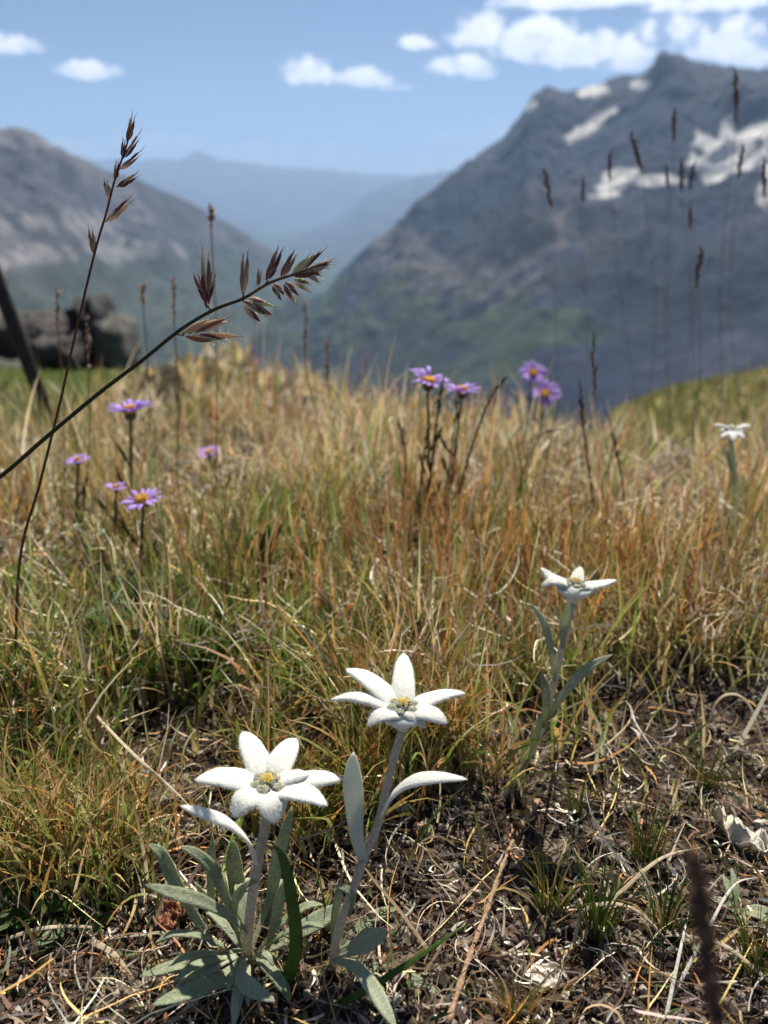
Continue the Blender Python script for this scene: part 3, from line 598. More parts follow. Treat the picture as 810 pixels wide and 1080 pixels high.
for k in range(16):
    f = random.uniform(0, 2 * pi); o = Vector((cos(f), sin(f), 0)); l = random.uniform(.016, .030); up = random.uniform(.2, 1.1); p0 = g1 + o * .003 + Vector((0, 0, .002))
    leaf(e1, [p0, p0 + o * l * .35 + Vector((0, 0, l * up * .55)), p0 + o * l * .75 + Vector((0, 0, l * up * .85)), p0 + o * l + Vector((0, 0, l * up * (.8 if up > .6 else .5)))], random.uniform(3.0, 5.0), random.choice(['leaf', 'leaf', 'leafpale']), Vector((0, 0, 1)) - o * .6, fz=500)
# --- middle edelweiss, leaning right
C2 = at(425, 750, .230)
g2 = gnd(350, 1024); e2 = empty('edelweiss', g2, 'tall white edelweiss in the middle on a leaning mauve stem with one leaf reaching right', 'flower', 'edelweiss in bloom')
head(e2, C2, [(426,689,8,7.6,.5),(365,706,5,8.0,2.5),(350,738,.5,6.4,2.6),(388,765,-2,9.4,2.6),(420,769,-3,9.0,2.2),(471,763,-.5,7.2,2),(490,731,1,7.2,1.8),(447,767,-2,6.6,2.2)], .93, 7)
stem(e2, C2, [g2, at(356,985,.197), at(368,950,.2), at(384,905,.207), at(400,865,.214), at(410,820,.222), C2 - Vector((0, 0, .007))], .0015, .0014)
leaf(e2, [at(383,910,.206), at(376,880,.206), at(373,840,.209), at(372,815,.212), at(373,793,.215)], 8.2, 'leafwhite', Vector((0, -1, .3)), .0014, .12, 2000, fl=.0007)
leaf(e2, [at(402,860,.214), at(415,838,.208), at(435,824,.203), at(462,820,.2), at(493,822,.198)], 6.0, 'wool', Vector((0, -.35, 1)), .0017, .1, 1800, fl=.0007)
leaf(e2, [at(357,1005,.195), at(375,998,.19), at(392,990,.188), at(410,983,.187)], 8.4, 'leafpale', Vector((0, -.5, 1)), groove=.3)
leaf(e2, [at(352,1012,.192), at(375,1020,.182), at(392,1040,.175), at(405,1062,.168), at(418,1085,.162)], 6.0, 'leafpale', Vector((0, -.4, 1)))
leaf(e2, [at(355,1012,.2), at(395,1020,.197), at(435,1033,.192), at(468,1052,.186)], 5.4, 'leaf', Vector((0, -.3, 1)))
leaf(e2, [at(368,965,.198), at(372,948,.194), at(366,938,.192), at(352,934,.192)], 3.6, 'leaf')
leaf(e2, [at(354,1015,.196), at(352,980,.2), at(356,950,.202), at(360,925,.203)], 3.6, 'leaf', Vector((0, -1, .3)))
leaf(e2, [at(356,1015,.2), at(372,985,.21), at(398,965,.216), at(420,958,.22)], 6.0, 'leaf')

# --- right edelweiss, seen from the side
C3 = at(606, 620, .300)
g3 = gnd(528, 842); e3 = empty('edelweiss', g3, 'smaller white edelweiss at the right seen side-on, stem rising from the edge of the tussock', 'flower', 'edelweiss in bloom')
head(e3, C3, [(570,599,6,6.6,-1.6),(572,618,1,5.8,2.6),(600,633,-2.5,6.6,2.4),(650,612,2.5,6.6,-.5),(628,626,-2,6.0,2.2),(612,598,4,5.2,0)], .82, 6)
stem(e3, C3, [g3, at(548,815,.282), at(570,770,.286), at(583,725,.290), at(592,685,.294), C3 - Vector((0, 0, .006))], .0016, .0014)
leaf(e3, [at(586,722,.29), at(582,690,.288), at(574,658,.287), at(560,637,.287)], 4.2, 'leafpale')
leaf(e3, [at(594,684,.292), at(594,665,.287), at(597,648,.284), at(600,634,.283)], 4.6, 'leafpale', Vector((0, -1, .2)))
leaf(e3, [at(578,757,.286), at(592,735,.282), at(618,706,.28), at(646,690,.279)], 5.4, 'leafpale')
leaf(e3, [at(573,768,.284), at(576,745,.281), at(575,728,.28), at(571,709,.28)], 4.6, 'leaf')
leaf(e3, [at(548,816,.281), at(560,795,.279), at(566,775,.279), at(572,750,.28)], 4.2, 'leaf')

# --- far right edelweiss
C4 = at(772, 455, .56)
g4 = gnd(780, 640); e4 = empty('edelweiss', g4, 'distant pale edelweiss out of focus near the right edge, standing straight in the meadow', 'flower', 'edelweiss in bloom')
head(e4, C4, [(753,449,5,6.5,1.5),(792,450,5,6.5,1.5),(761,462,-1.5,7,1.5),(784,463,-1.5,7,1.5),(772,448,5,6.5,0),(773,465,-2,6,1.5)], .85, 5)
stem(e4, C4, [g4, at(778,570,.555), at(775,510,.56), C4 - Vector((0, 0, .006))], .0024, .0019, m='leafpale')
leaf(e4, [at(775,510,.556), at(770,490,.552), at(767,474,.55)], 4.5, 'leafpale')
leaf(e4, [at(776,535,.555), at(783,515,.55), at(785,498,.548)], 4.5, 'leafpale')

# ------------------------------------------------------------------ purple asters
def aster(px, py, y, wpx, tilt, base, label, bend=0, disc=True, nr=20, upr=(.05, .45), leaves=3, az0=None):
    C = at(px, py, y); sc = wpx * (y * cos(R(PITCH)) + (CAM_H - C.z) * sin(R(PITCH))) / F * .5
    g = gnd(*base); g.y = min(max(g.y, y - .06), y + .06); g.z = zgf(g.x, g.y)
    e = empty('aster', g, label, 'flower', 'purple asters in the meadow')
    nrm = Vector((random.uniform(-.15, .15), -sin(tilt), cos(tilt))).normalized()
    A = nrm.cross(Vector((0, 1, .1))).normalized(); B = nrm.cross(A)
    for k in range(nr):
        f = 2 * pi * k / nr + random.uniform(-.1, .1); dr = A * cos(f) + B * sin(f); up = random.uniform(*upr); L = sc * random.uniform(.88, 1.08)
        b = MB(); b.leaf(spline([C + dr * sc * .22, C + dr * L * .6 + nrm * L * up * .5, C + dr * L + nrm * L * up * .55], 6), nrm, sc * .24, sc * .03, lp, .1, 6); b.build('petal', 'purple', e)
    b = MB(); b.blob(C + nrm * sc * .05, sc * .30, (1, 1, 1), .6, 12, 8, .05)
    for j in range(50):
        f = j * 2.4; u = sqrt(j / 50) * sc * .28; b.blob(C + nrm * sc * .22 + A * cos(f) * u + B * sin(f) * u, sc * .05, (1, 1, 1), 1, 5, 4)
    b.build('disc', 'yellow', e)
    b = MB(); b.blob(C - nrm * sc * .16, sc * .27, (1, 1, 1), .9, 10, 6, .06); b.build('calyx', 'stemgreen', e)
    b = MB(); mid = g.lerp(C, .55) + Vector((bend, 0, 0)); P = spline([g, mid, C - nrm * sc * .2], 12); b.tube(P, [.0011 + .0004 * (1 - i / 12) for i in range(13)], 8); b.fuzz(300, .0008, .00005); b.build('stem', 'stemgreen', e)
    for k in range(leaves):
        p = P[2 + 2 * k]; dx = random.choice([-1, 1]) * random.uniform(.006, .014)
        b = MB(); b.leaf(spline([p, p + Vector((dx * .6, random.uniform(-.006, .006), .010)), p + Vector((dx, 0, .022))], 6), (0, -1, .3), .003, .0005, lp, .1, 6); b.build('leaf', 'green', e)
aster(452, 404, .58, 46, .1, (452, 560), 'purple aster with raised ragged petals, left of the pair in the middle of the meadow', nr=16, upr=(.1, 1.2))
aster(487, 413, .60, 42, -.05, (470, 560), 'purple aster with flat petals close to the dark grass stalks, right of the ragged one', nr=15, upr=(.1, .7))
aster(137, 434, .56, 50, -.12, (140, 560), 'bright purple aster seen from the side, largest of those at the left', disc=False, nr=30, upr=(.2, .75))
aster(150, 528, .47, 46, .2, (148, 640), 'purple aster with a bulging orange disc below the large one at the left', nr=14)
aster(220, 478, .72, 28, .1, (222, 560), 'small purple aster alone to the right of the arching grass stem')
aster(82, 486, .56, 26, .1, (80, 575), 'tiny pale purple aster below the dark stick')
aster(122, 514, .50, 22, .0, (122, 600), 'faint small purple aster half hidden in dry grass by the orange-centred one')
aster(562, 394, .92, 30, .75, (566, 500), 'purple aster with an orange disc, upper one of the two against the valley')
aster(575, 416, .90, 34, .75, (574, 500), 'purple aster with an orange disc, lower one of the two against the valley')

# ------------------------------------------------------------------ grass panicles and spikes
def spikelet(root, p, d, L, W, tone=0, open_=.25, n=6, nm='spikelet', awn=.35):
    p = Vector(p); d = Vector(d).normalized(); side = d.cross(tocam(p)).normalized(); out = d.cross(side)
    b = MB(); pal = [(.30, .11, .11), (.40, .18, .14), (.46, .28, .19), (.20, .08, .08), (.62, .48, .33)] if tone == 0 else [(.74, .60, .44), (.36, .17, .12), (.60, .43, .28), (.22, .09, .08), (.52, .54, .30)]
    for k in range(n):
        t = k / max(1, n - 1); s = 1 if k % 2 else -1; b0 = p + d * L * .5 * t * .8 + side * s * W * .12
        dd = (d + side * s * open_ * (1 - .4 * t) + out * random.uniform(-.12, .12)).normalized(); ll = L * random.uniform(.42, .58)
        c = random.choice(pal); pts = spline([b0, b0 + dd * ll * .5 + side * s * W * .12, b0 + dd * ll], 7)
        b.leaf(pts, tocam(p) + side * s * .6, W * .62, W * .3, lambda t: max(.05, sin(pi * min(1, (t * .9 + .1)))**.8), .2, 8, c)
        q = pts[-1]; b.tube([q - dd * ll * .05, q + (dd * ll * awn * .5), q + dd * ll * awn + side * s * ll * .08], [.00016, .0001, .00004], 4, (.45, .33, .24))
    if tone:
        for k in range(4): q = p + d * L * random.uniform(.3, .9); v = (side * random.uniform(-1, 1) - Vector((0, 0, .8))).normalized() * L * .22; b.tube([q, q + v], .00008, 3, (.8, .75, .65)); b.blob(q + v, .00035, (.85, .8, .7), 1.6, 5, 4)
    return b.build(nm, 'vcol', root, True)
# arching panicle from the left edge
yA = .285
gA = Vector((-.235, .30, 0)); gA.z = zgf(gA.x, gA.y)
eA = empty('grass_panicle', gA, 'arching dark grass stem sweeping in from the left edge, purple brown spikelets at its end', 'grass stem')
PA = [gA, Vector((-.205, .295, .06)), at(-60, 545, .292), at(0, 503, .29), at(50, 460, .288), at(104, 415, yA), at(150, 380, yA), at(190, 348, yA), at(225, 327, yA), at(256, 315, yA), at(285, 298, yA), at(315, 288, yA), at(335, 280, yA)]
P = spline(PA, 90); b = MB(); b.tube(P, [.0010 - .00055 * (i / 90) for i in range(91)], 8, [((.07, .06, .03) if i < 70 else (.16, .11, .07)) for i in range(91)]); b.build('stem', 'vcol', eA, True)
def pd(a, b_, y=yA): p = at(a[0], a[1], y); return p, at(b_[0], b_[1], y) - p
for (a, c, wd, tone) in [((219,325),(216,255),11,0),((218,318),(205,286),9,0),((219,318),(226,284),8,0),((257,310),(259,262),9,0),((272,302),(274,284),5,0),((282,296),(297,258),10,0),((297,292),(314,262),9,0),((308,292),(350,268),11,1),
                         ((318,290),(350,276),9,0),((192,354),(256,345),12,1),((255,318),(282,340),9,1),((262,316),(292,330),9,1),((300,298),(315,318),9,1),((310,296),(330,304),8,1),((288,300),(300,316),8,1),((322,286),(340,295),8,1),((268,314),(276,330),6,1)]:
    p, v = pd(a, c); spikelet(eA, p, v, v.length, wd / 3900, tone, .09 if tone == 0 else .36, 7 if tone == 0 else 8)
b = MB()
for (a, c) in [((222,328),(219,322)),((256,316),(257,308)),((185,352),(194,354)),((276,304),(283,296))]: b.tube([at(*a, yA), at(*c, yA)], .0003, 5, (.1, .06, .05))
b.build('branch', 'vcol', eA, True)
# upright reddish panicle
yB = .33
gB = gnd(0, 760); gB.y = .33; gB.x = at(-8, 650, .33).x; gB.z = zgf(gB.x, gB.y)
eB = empty('grass_panicle', gB, 'thin upright reddish grass stem at the left with slim dark spikelets against the sky', 'grass stem')
PB = [gB, at(20, 600, yB), at(42, 510, yB), at(62, 430, yB), at(80, 350, yB), at(100, 266, yB), at(112, 225, yB), at(121, 190, yB), at(133, 155, yB), at(140, 130, yB)]
P = spline(PB, 80); b = MB(); b.tube(P, [.0007 - .00042 * (i / 80) for i in range(81)], 7, (.17, .075, .05)); b.build('stem', 'vcol', eB, True)
for (a, c, wd, tone) in [((135,150),(141,120),7,0),((130,168),(148,142),6,0),((129,165),(131,146),5,0),((126,180),(150,160),6,0),((122,190),(124,168),6,0),((124,198),(147,183),7,0),((116,210),(111,188),8,1),((112,235),(140,208),8,0),((100,268),(95,240),8,0)]:
    p, v = pd(a, c, yB); spikelet(eB, p, v, v.length, wd / 3400, tone, .07, 5, awn=.5)
# blurred dark spikes at the right
G = 'dark slender grass stalks at the right'
for (tx, ty, sx, L, bx, y, lab) in [(776,76,0,56,752,.62,'tallest dark grass stalk near the right edge, its spike rising above the ridge'),(711,117,1,34,700,.60,'dark grass stalk with an upright spike below the summit'),(666,142,-14,40,700,.58,'dark grass stalk with its spike tipped to the left below the summit'),
        (574,180,-10,40,622,.60,'dark grass stalk leaning left, farthest left of the spikes before the big mountain'),(615,188,0,26,620,.66,'short spiked dark stalk standing before the pale patch'),(643,162,0,28,655,.64,'slim dark stalk with a narrow spike left of the crowded spikes'),(732,172,6,30,700,.60,'dark stalk with its spike bent to the right'),
        (719,170,0,34,706,.61,'dark stalk in the middle of the crowded spikes'),(703,176,-2,24,704,.63,'small spike among the crowded stalks'),(728,220,0,22,690,.66,'low short spike under the crowded ones'),(740,262,8,44,712,.55,'open brownish seed head on a thin bent stalk at the right'),(784,155,8,34,760,.60,'faint thin spike beside the white slope patch'),
        (625,355,-4,70,645,.52,'knobbly dark stalk rising from the rusty grass with a narrow head'),(612,404,-3,50,632,.50,'dark narrow stalk standing left of the knobbly one'),(806,170,0,40,800,.6,'thin spike at the very edge of the right side')]:
    y = y * 1.38 if ty < 340 else y; bx = bx * .5 + (tx - sx) * .5 + random.uniform(-28, 28)
    tip = at(tx, ty, y); bot = at(tx - sx * .8, ty + L, y); g = gnd(bx, 700); g.y = y + random.uniform(-.03, .03); g.x = at(bx, 560, y).x; g.z = zgf(g.x, g.y)
    e = empty('grass_stalk', g, lab, 'grass stalk', G); b = MB(); mid = g.lerp(bot, .55) + Vector((random.uniform(-.018, .018), 0, 0))
    P = spline([g, mid, bot], 24); b.tube(P, [.0004 - .00018 * i / 24 for i in range(25)], 5, (.30, .23, .18)); b.build('stem', 'vcol', e, True)
    b = MB(); v = tip - bot; k = 18
    wd = .0014 if ty > 340 else .0036
    for j in range(k):
        t = j / k; q = bot + v * t; d = (v.normalized() + Vector((random.uniform(-.5, .5), random.uniform(-.3, .3), 0))).normalized(); ww = wd * sin(pi * (.15 + .75 * t))
        b.leaf([q, q + d * v.length * .08, q + d * v.length * .17], (0, -1, 0), ww * 1.1, ww * .8, lambda t: .2 + .8 * sin(pi * t), 0, 6, random.choice([(.20, .13, .11), (.30, .20, .15), (.14, .09, .08)]))
    b.build('seed_head', 'vcol', e, True)
# paler feathery heads at the left, dark stalks in the centre
G2 = 'pale feathery grass heads at the left'
for (tx, ty, L, bx, y, lab) in [(222,218,28,228,.62,'faint feathery grass head above the left valley slope'),(183,296,46,186,.60,'pale pinkish feathery grass head left of the arching stem'),(150,302,22,160,.66,'tiny pale feathery grass head before the left slope'),(60,306,40,66,.60,'dim brown feathery grass head in front of the rocks'),
                                (92,332,60,84,.58,'pink feathery grass head overlapping the reddish stem'),(345,360,50,352,.66,'dull grass head standing just right of the arching panicle'),(322,318,70,345,.64,'thin straight dark stalk leaning behind the end of the arching panicle')]:
    tip = at(tx, ty, y); bot = at(tx + 1, ty + L, y); g = Vector((at(bx, 560, y).x, y, 0)); g.z = zgf(g.x, g.y)
    e = empty('grass_stalk', g, lab, 'grass stalk', G2); b = MB(); P = spline([g, g.lerp(bot, .6) + Vector((.003, 0, 0)), bot, tip], 24); b.tube(P, .0005, 6, (.26, .17, .10)); b.build('stem', 'vcol', e, True)
    b = MB(); v = tip - bot
    for j in range(26):
        q = bot + v * random.random(); d = Vector((random.uniform(-1, 1), random.uniform(-1, 1), .9)).normalized(); ll = random.uniform(.003, .006)
        b.leaf([q, q + d * ll * .5, q + d * ll], (0, -1, 0), .0013, .0008, lambda t: .2 + .8 * sin(pi * t), 0, 6, random.choice([(.50, .34, .27), (.34, .18, .15), (.60, .46, .36), (.25, .14, .10)]))
    b.build('seed_head', 'vcol', e, True)
# dark sedge-like stalks in the centre
G3 = 'dark stalks standing in the centre of the meadow'
for (pts, lab, wd) in [([(448,600),(452,520),(460,450),(468,398)], 'thick dark stalk beside the ragged purple aster', .0015), ([(440,610),(438,560),(445,500),(452,440)], 'dark stalk a little left of the thick one', .0011), ([(470,560),(495,480),(515,425),(535,395)], 'knobbly dark stalk leaning right between the purple asters', .0012),
                       ([(455,590),(470,520),(478,460),(484,415)], 'dark stalk reaching up under the flat purple aster', .0010), ([(430,570),(425,530),(428,480),(420,440)], 'thin dark stalk curving left of the others', .0009), ([(560,560),(545,520),(570,460),(594,452)], 'bleached straw stalk slanting right under the far asters', .0013),
                       ([(640,620),(628,540),(618,470),(612,410)], 'dark upright stalk left of the distant edelweiss', .0011), ([(668,640),(664,560),(655,500),(645,455)], 'brown upright stalk in the rusty grass at the right', .0010)]:
    y0 = .56; P = [at(a, c, y0) for a, c in pts]; g = Vector((P[0].x, y0, 0)); g.z = zgf(g.x, g.y); P = [g] + P[1:]
    e = empty('grass_stalk', g, lab, 'grass stalk', G3); pale_ = 'bleached' in lab
    P = spline(P, 40); b = MB(); cc = (.5, .4, .26) if pale_ else (.06, .05, .028)
    b.tube(P, [wd * (.9 - .5 * i / 40) * (1 + (.35 if i > 26 and i % 3 == 0 else 0)) for i in range(41)], 7, cc); b.build('stem', 'vcol', e, True)
    b = MB()
    for j in range(9):
        q = P[29 + j]; d = (P[-1] - P[-8]).normalized() + Vector((random.uniform(-.5, .5), -.2, 0)); d.normalize()
        b.leaf([q, q + d * .003, q + d * .006], (0, -1, 0), .0016, .001, lambda t: .2 + .8 * sin(pi * t), 0, 6, (.5, .4, .28) if (pale_ or j % 4 == 0) else (.09, .06, .035))
    b.build('seed_head', 'vcol', e, True)

# ------------------------------------------------------------------ big near single blades and dead bits
def ribbon(name, pts, wd, m, label, cat, group=None, hint=(0, -.5, 1), th=.0004, prof=None, groove=.25, n=26):
    P = spline(pts, n); b = MB(); b.leaf(P, Vector(hint), wd / 1000, th, prof or (lambda t: max(.05, (1 - t**3))), groove, 8); o = b.build(name, m); return tag(o, label, cat, group)
GB = 'single long grass blades around the front flowers'
ribbon('long_grass', [gnd(300,1042), at(312,1000,.19), at(308,950,.192), at(298,905,.196), at(285,888,.2)], 4.6, 'blade', 'broad dark green blade curving up right of the front edelweiss stem', 'grass blade', GB, (0, -1, .2))
ribbon('long_grass', [gnd(352,1062), at(390,1042,.182), at(440,1010,.185), at(492,975,.19)], 2.6, 'blade', 'green blade slanting right from the foot of the middle edelweiss', 'grass blade', GB)
ribbon('straw', [gnd(95,762,.01), at(135,790,.245), at(175,826,.232), at(205,855,.222)], 1.3, 'straw', 'straight pale straw slanting down to the white leaf of the front edelweiss', 'grass blade', GB)
ribbon('straw', [gnd(372,700), at(375,655,.40), at(410,615,.39), at(414,580,.39), at(370,552,.39)], 1.1, 'straw', 'curled pale straw hooked above the middle edelweiss', 'grass blade', GB)
ribbon('straw', [gnd(605,1000), gnd(640,975,.010), gnd(690,940,.016), gnd(740,905,.006)], 1.7, 'straw', 'thick bleached blade arching over the soil at the lower right', 'grass blade', GB)
ribbon('straw', [gnd(603,1005), gnd(615,985,.012), gnd(665,985,.012), gnd(722,1015,.001)], 1.5, 'straw', 'second bleached blade bending down to the right at the lower right', 'grass blade', GB)
ribbon('straw', [gnd(700,1085), gnd(712,1030,.01), gnd(722,985,.012)], 1.3, 'paper', 'short white straw standing near the bottom right', 'grass blade', GB)
ribbon('straw', [gnd(705,1060,.0), gnd(738,1010,.01), gnd(768,960,.012), gnd(800,935,.005)], 1.2, 'paper', 'pale straw running up to the right edge behind the brown spike', 'grass blade', GB)
ribbon('straw', [gnd(560,812), gnd(620,808,.006), gnd(660,790,.016), gnd(655,775,.02), gnd(640,782,.018)], 1.0, 'straw', 'thin orange straw looping on the bare soil right of the right edelweiss', 'grass blade', GB)
ribbon('straw', [gnd(663,762,.01), gnd(668,785,.012), gnd(690,805,.006), gnd(712,818,.0)], 1.1, 'paper', 'white bent straw on the bare soil at the right', 'grass blade', GB)
ribbon('straw', [gnd(810,800), gnd(780,775,.02), gnd(750,778,.022), gnd(738,800,.0)], 1.6, 'straw', 'hooped straw blade bending over near the right edge', 'grass blade', GB)
ribbon('straw', [gnd(810,1045,.004), gnd(760,1020,.01), gnd(715,1000,.006), gnd(690,990,.0)], 1.4, 'straw', 'thin gold straw crossing behind the brown spike', 'grass blade', GB)
ribbon('straw', [gnd(0,1000,.003), gnd(45,997,.008), gnd(90,990,.006), gnd(120,985,.0)], 1.4, 'straw', 'yellowish straw lying flat at the lower left edge', 'grass blade', GB)
ribbon('straw', [gnd(95,1000,.004), gnd(120,1018,.006), gnd(142,1036,.002)], 2.2, 'straw', 'short thick pale straw on dark soil at the lower left', 'grass blade', GB)
ribbon('straw', [gnd(52,925,.012), gnd(80,920,.014), gnd(110,935,.01), gnd(135,950,.004)], 1.4, 'deadleaf', 'rusty orange blade lying over the small leaves at the lower left', 'grass blade', GB)
# twig
b = MB(); P = spline([gnd(472,1085,.002), gnd(492,1025,.004), gnd(512,975,.006), gnd(528,930,.007), gnd(540,895,.004)], 30)
b.tube(P, [.0011 + .0003 * sin(i * 1.7) - .0004 * i / 30 for i in range(31)], 9); b.tube([P[18], P[18] + Vector((-.004, .003, .003)), P[18] + Vector((-.009, .008, .003))], [.0006, .0005, .0003], 6)
tag(b.build('twig', 'twig'), 'thin brown dead twig lying on the soil right of the middle edelweiss', 'twig')
b = MB(); P = spline([gnd(548,880,.004), gnd(560,865,.006), gnd(568,850,.003)], 12); b.tube(P, [.0013 + .0004 * sin(i * 2) for i in range(13)], 8)
tag(b.build('twig', 'twig'), 'short stubby brown twig just above the long one', 'twig')
# bleached and brown dead leaves
def crumple(name, px, py, size, m, label, seedv, dz=.004):
    g = gnd(px, py, dz); b = MB(); n = 14; V = []
    for i in range(n):
        for j in range(n):
            u = i / (n - 1) - .5; v = j / (n - 1) - .5; wv = .5 * sqrt(max(0, .25 - u * u)) * 2 + .04
            q = Vector((u * size[0], v * size[1] * wv * 2, size[2] * (.9 * float(pnoise(u * 3.1 + seedv, v * 3.3)) + .5 * float(pnoise(u * 8 + seedv, v * 7)) + 1.2 * v * v))); q.rotate(Matrix.Rotation(seedv, 3, 'Z')); V.append(g + q)
    Q = [(i * n + j, (i + 1) * n + j, (i + 1) * n + j + 1, i * n + j + 1) for i in range(n - 1) for j in range(n - 1)]
    b.add(V, Q); o = b.build(name, m); sm = o.modifiers.new('thickness', 'SOLIDIFY'); sm.thickness = .0002; return tag(o, label, 'dead leaf', 'dead leaves on the soil')
crumple('dead_leaf', 180, 978, (.009, .007, .006), 'deadleaf', 'crumpled reddish brown dead leaf left of the front edelweiss', 1.1)
crumple('dead_leaf', 196, 968, (.005, .008, .004), 'deadleaf', 'small curled pinkish dead leaf touching the reddish brown one', 2.3)
crumple('dead_leaf', 778, 895, (.026, .009, .009), 'paper', 'long bleached white folded dead leaf at the right edge', -1.05, .008)
crumple('dead_leaf', 575, 1035, (.011, .008, .003), 'paper', 'flat pale scrap of leaf on the dark soil at the bottom', .4, .002)
crumple('dead_leaf', 545, 840, (.008, .006, .004), 'deadleaf', 'tan dead leaf at the foot of the right edelweiss', .9)
# blurred brown spike right in front of the lens
yF = .088
gF = Vector((at(765, 1075, yF).x, yF + .012, 0)); gF.z = zgf(gF.x, gF.y)
eF = empty('grass_spike', gF, 'dark brown grass spike very close to the lens, blurred at the lower right', 'grass stalk'); top = at(734, 905, yF); botm = at(756, 1085, yF)
b = MB(); b.tube(spline([gF, gF.lerp(botm, .5), botm], 10), .0006, 8, (.12, .06, .03)); b.build('stem', 'vcol', eF, True)
b = MB()
for j in range(80):
    t = j / 80; q = botm.lerp(top, t); d = ((top - botm).normalized() + Vector((random.uniform(-.45, .45), random.uniform(-.45, .45), 0))).normalized(); ww = .0026 * (.35 + .65 * sin(pi * (.12 + .8 * t)))
    b.leaf([q, q + d * .0018, q + d * .0036], (0, -1, 0), ww, ww * .7, lambda t: .2 + .8 * sin(pi * t), 0, 6, random.choice([(.20, .11, .08), (.28, .17, .11), (.14, .08, .06)]))
b.build('seed_head', 'vcol', eF, True)

# ------------------------------------------------------------------ small leafy plants, sparse tufts
def rosette(px, py, label, n, L, wd, spread, m='green', up=.7, grp='small leafy plants among the grass'):
    g = gnd(px, py); e = empty('leafy_plant', g, label, 'plant', grp)
    for k in range(n):
        f = 2 * pi * k / n + random.uniform(-.4, .4); l = L * random.uniform(.7, 1.15); o = Vector((cos(f), sin(f), 0)) * spread * l
        b = MB(); b.leaf(spline([g + Vector((0, 0, .001)), g + o * .45 + Vector((0, 0, l * up * .7)), g + o + Vector((0, 0, l * up))], 10), Vector((0, -.3, 1)) + o.normalized() * -.3, wd * random.uniform(.8, 1.2), .0007, lp, .3, 8, ruff=.04); b.build('leaf', m, e)
rosette(150, 700, 'bright green leafy plant in the lush grass at the left', 14, .062, .008, .5)
rosette(210, 720, 'smaller green leafy plant right of the bright one', 8, .04, .007, .5)
rosette(278, 640, 'dark green broad-leaved plant standing behind the grass tussocks', 7, .06, .010, .25, up=.95)
rosette(385, 770, 'narrow-leaved green plant behind the left petals of the middle edelweiss', 6, .035, .006, .4)
rosette(40, 955, 'low dark green plant with rounded leaves at the lower left edge', 10, .022, .009, .9, up=.35)
rosette(85, 975, 'small low green plant beside the rusty blade at the lower left', 7, .018, .008, .9, up=.35)
rosette(778, 965, 'grey green leaves half hidden at the lower right edge', 6, .017, .0035, .8, 'leaf', up=.5)
rosette(435, 735, 'green leaf tuft between the middle and right edelweiss', 6, .05, .007, .3, up=.9)
G4 = 'small separate tufts on the bare soil'
def tuft(px, py, n, L, spread, label, cols):
    g = gnd(px, py); e = empty('grass_tuft', g, label, 'grass tuft', G4); b = MB()
    for k in range(int(n * 1.7)):
        f = random.uniform(0, 2 * pi); l = L * random.uniform(.35, 1.15); o = Vector((cos(f), sin(f), 0)) * l * spread * random.uniform(.2, 1)
        b0 = g + Vector((cos(f), sin(f), 0)) * random.uniform(0, .006); b.leaf(spline([b0, b0 + o * .4 + Vector((0, 0, l * .6)), b0 + o + Vector((0, 0, l * .85))], 7), (0, -1, .3), random.uniform(.0003, .0008), .0002, lambda t: max(.06, 1 - t**2.5), .2, 6, Vector(random.choice(cols)) * random.uniform(.7, 1.3))
    b.build('blades', 'grass', e, True)['kind'] = 'stuff'
GC = [PAL['green'], PAL['olive'], PAL['dgreen'], PAL['green'], (.25, .28, .06)]
tuft(608, 858, 16, .022, .5, 'bright green little tuft on the bare soil below the right edelweiss', GC)
tuft(628, 985, 46, .034, .6, 'spreading green tuft in the middle of the lower right soil', GC)
tuft(578, 960, 24, .026, .7, 'mixed straw and green tuft left of the spreading one', GC + [PAL['straw'], PAL['gold']])
tuft(680, 905, 30, .026, .7, 'dull green tuft in the straw litter at the right', GC + [PAL['straw'], PAL['orange']])
tuft(540, 1075, 30, .02, .8, 'short yellowish tuft at the bottom edge', [PAL['olive'], PAL['gold'], PAL['straw']])
tuft(740, 830, 30, .026, .8, 'olive tuft near the hooped straw at the right edge', GC + [PAL['olive'], PAL['gold']])
tuft(700, 985, 30, .026, .8, 'thin straw tuft beside the brown spike', GC + [PAL['straw'], PAL['pale']])
tuft(800, 1030, 30, .03, .8, 'yellow green tuft at the lower right corner', GC + [PAL['gold'], PAL['straw']])

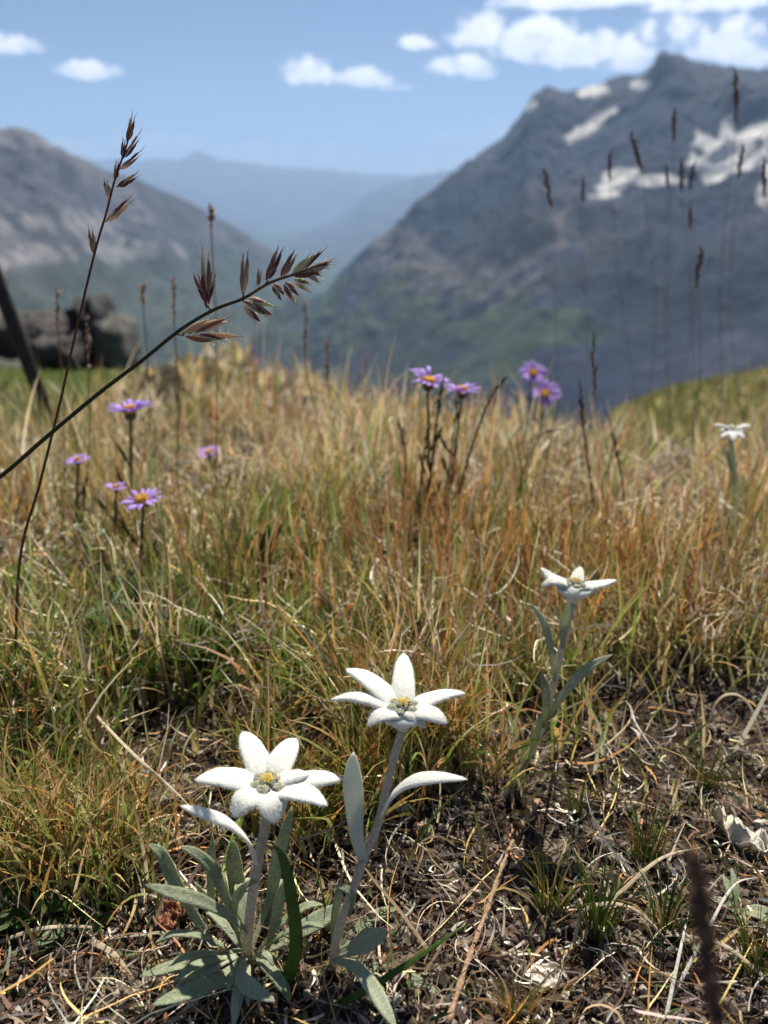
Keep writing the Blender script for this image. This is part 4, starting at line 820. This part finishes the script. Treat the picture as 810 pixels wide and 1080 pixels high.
# ------------------------------------------------------------------ dark stick and distant rocks
yS = 1.0
P = spline([at(-40, 190, yS), at(-5, 290, yS), at(22, 362, yS), at(42, 415, yS), at(53, 440, yS), at(62, 462, yS), at(72, 490, yS)], 40); e_ = P[-1]; P.append(Vector((e_.x + .01, yS, zgf(e_.x, yS) - .01)))
b = MB(); b.tube(P, [.0088 + (.0018 * math.exp(-((i - 27) / 2.2)**2)) - (.004 if i > 31 else 0) for i in range(len(P))], 12)
tag(b.build('stick', 'dark'), 'dark leaning stick with a thick joint near its foot, standing at the left edge', 'stick')
M['rock'] = leafy('grey_rock', rough=.9, trans=0, bump=(2.2, .12), noise=(1.3, .35))
def boulder(px, py, y, sx, sy, sz, seed, label, c=(.16, .145, .13)):
    p = at(px, py, y); nu, nv = 34, 22; V = []
    for i in range(nv + 1):
        a = pi * i / nv
        for k in range(nu):
            f = 2 * pi * k / nu; q = np.array([sin(a) * cos(f), sin(a) * sin(f), cos(a)]); q = q / (np.abs(q)**5).sum()**(1 / 5)
            r = 1 + .26 * (1 - 2 * abs(float(pnoise(q[0] * 1.9 + q[2] * .8 + seed, q[1] * 1.7 - q[2] * 1.3)))) - .1 + .16 * float(pnoise(q[0] * 4 + q[2] * 3 + seed, q[1] * 4 + seed + q[2])) ; V.append((p.x + q[0] * sx * r, p.y + q[1] * sy * r, p.z + q[2] * sz * r))
    Q = [(i * nu + k, (i + 1) * nu + k, (i + 1) * nu + (k + 1) % nu, i * nu + (k + 1) % nu) for i in range(nv) for k in range(nu)]
    o = npmesh('rock', V, Q, np.ones((len(V), 3)) * c, 'rock'); tag(o, label, 'rock', 'rocks on the slope at the left'); return o
boulder(34, 372, 11, .40, .6, .46, 1, 'brown grey rock behind the dark stick', (.05, .045, .04))
boulder(70, 380, 10.8, .30, .6, .34, 9, 'darker rock between the stick and the upright block', (.045, .042, .038))
boulder(102, 362, 11.4, .22, .5, .58, 4, 'upright dark rock block with a steep face, tallest of the rocks', (.035, .033, .033))
boulder(125, 376, 11.2, .20, .5, .48, 6, 'pale grey rock at the right end of the rocks', (.085, .08, .072))
boulder(-30, 370, 11, .4, .6, .5, 12, 'low rock cut by the left edge', (.09, .08, .07))
boulder(14, 396, 10, .35, .5, .16, 13, 'low half buried grey rock in front of the others', (.06, .065, .045))
# turf on the near slopes beyond the crest
def slope(n, px0, px1, d0, d1, lo, hi, names, wts, label):
    a0 = azel(px0, 400)[0]; a1 = azel(px1, 400)[0]; a = RNG.uniform(a0, a1, n); d = d0 * (d1 / d0)**RNG.random(n); x = d * np.sin(a); y = d * np.cos(a)
    P = np.stack([x, y, zg(x, y) - .005], -1)
    blades('grass', P, RNG.uniform(lo, hi, n), .004 * d / 2.5 * RNG.uniform(.5, 1.5, n), np.abs(RNG.normal(0, .4, n)), RNG.gamma(1.6, .4, n), RNG.uniform(0, 6.3, n), RNG.normal(0, .5, n), pickcol(['olive', 'straw'], [2, 1], n), pickcol(names, wts, n), pickcol(names, wts, n), ns=4, label=label)
slope(26000, 610, 1000, 2.4, 17, .05, .12, ['dgreen','olive','straw','green','brown'], [4,4,2.5,1,2], 'green turf on the slope beyond the crest at the right')
slope(16000, -200, 240, 2.4, 14, .05, .12, ['green','olive','dgreen','straw'], [5,3,3,1], 'green turf on the slope beyond the crest at the left')
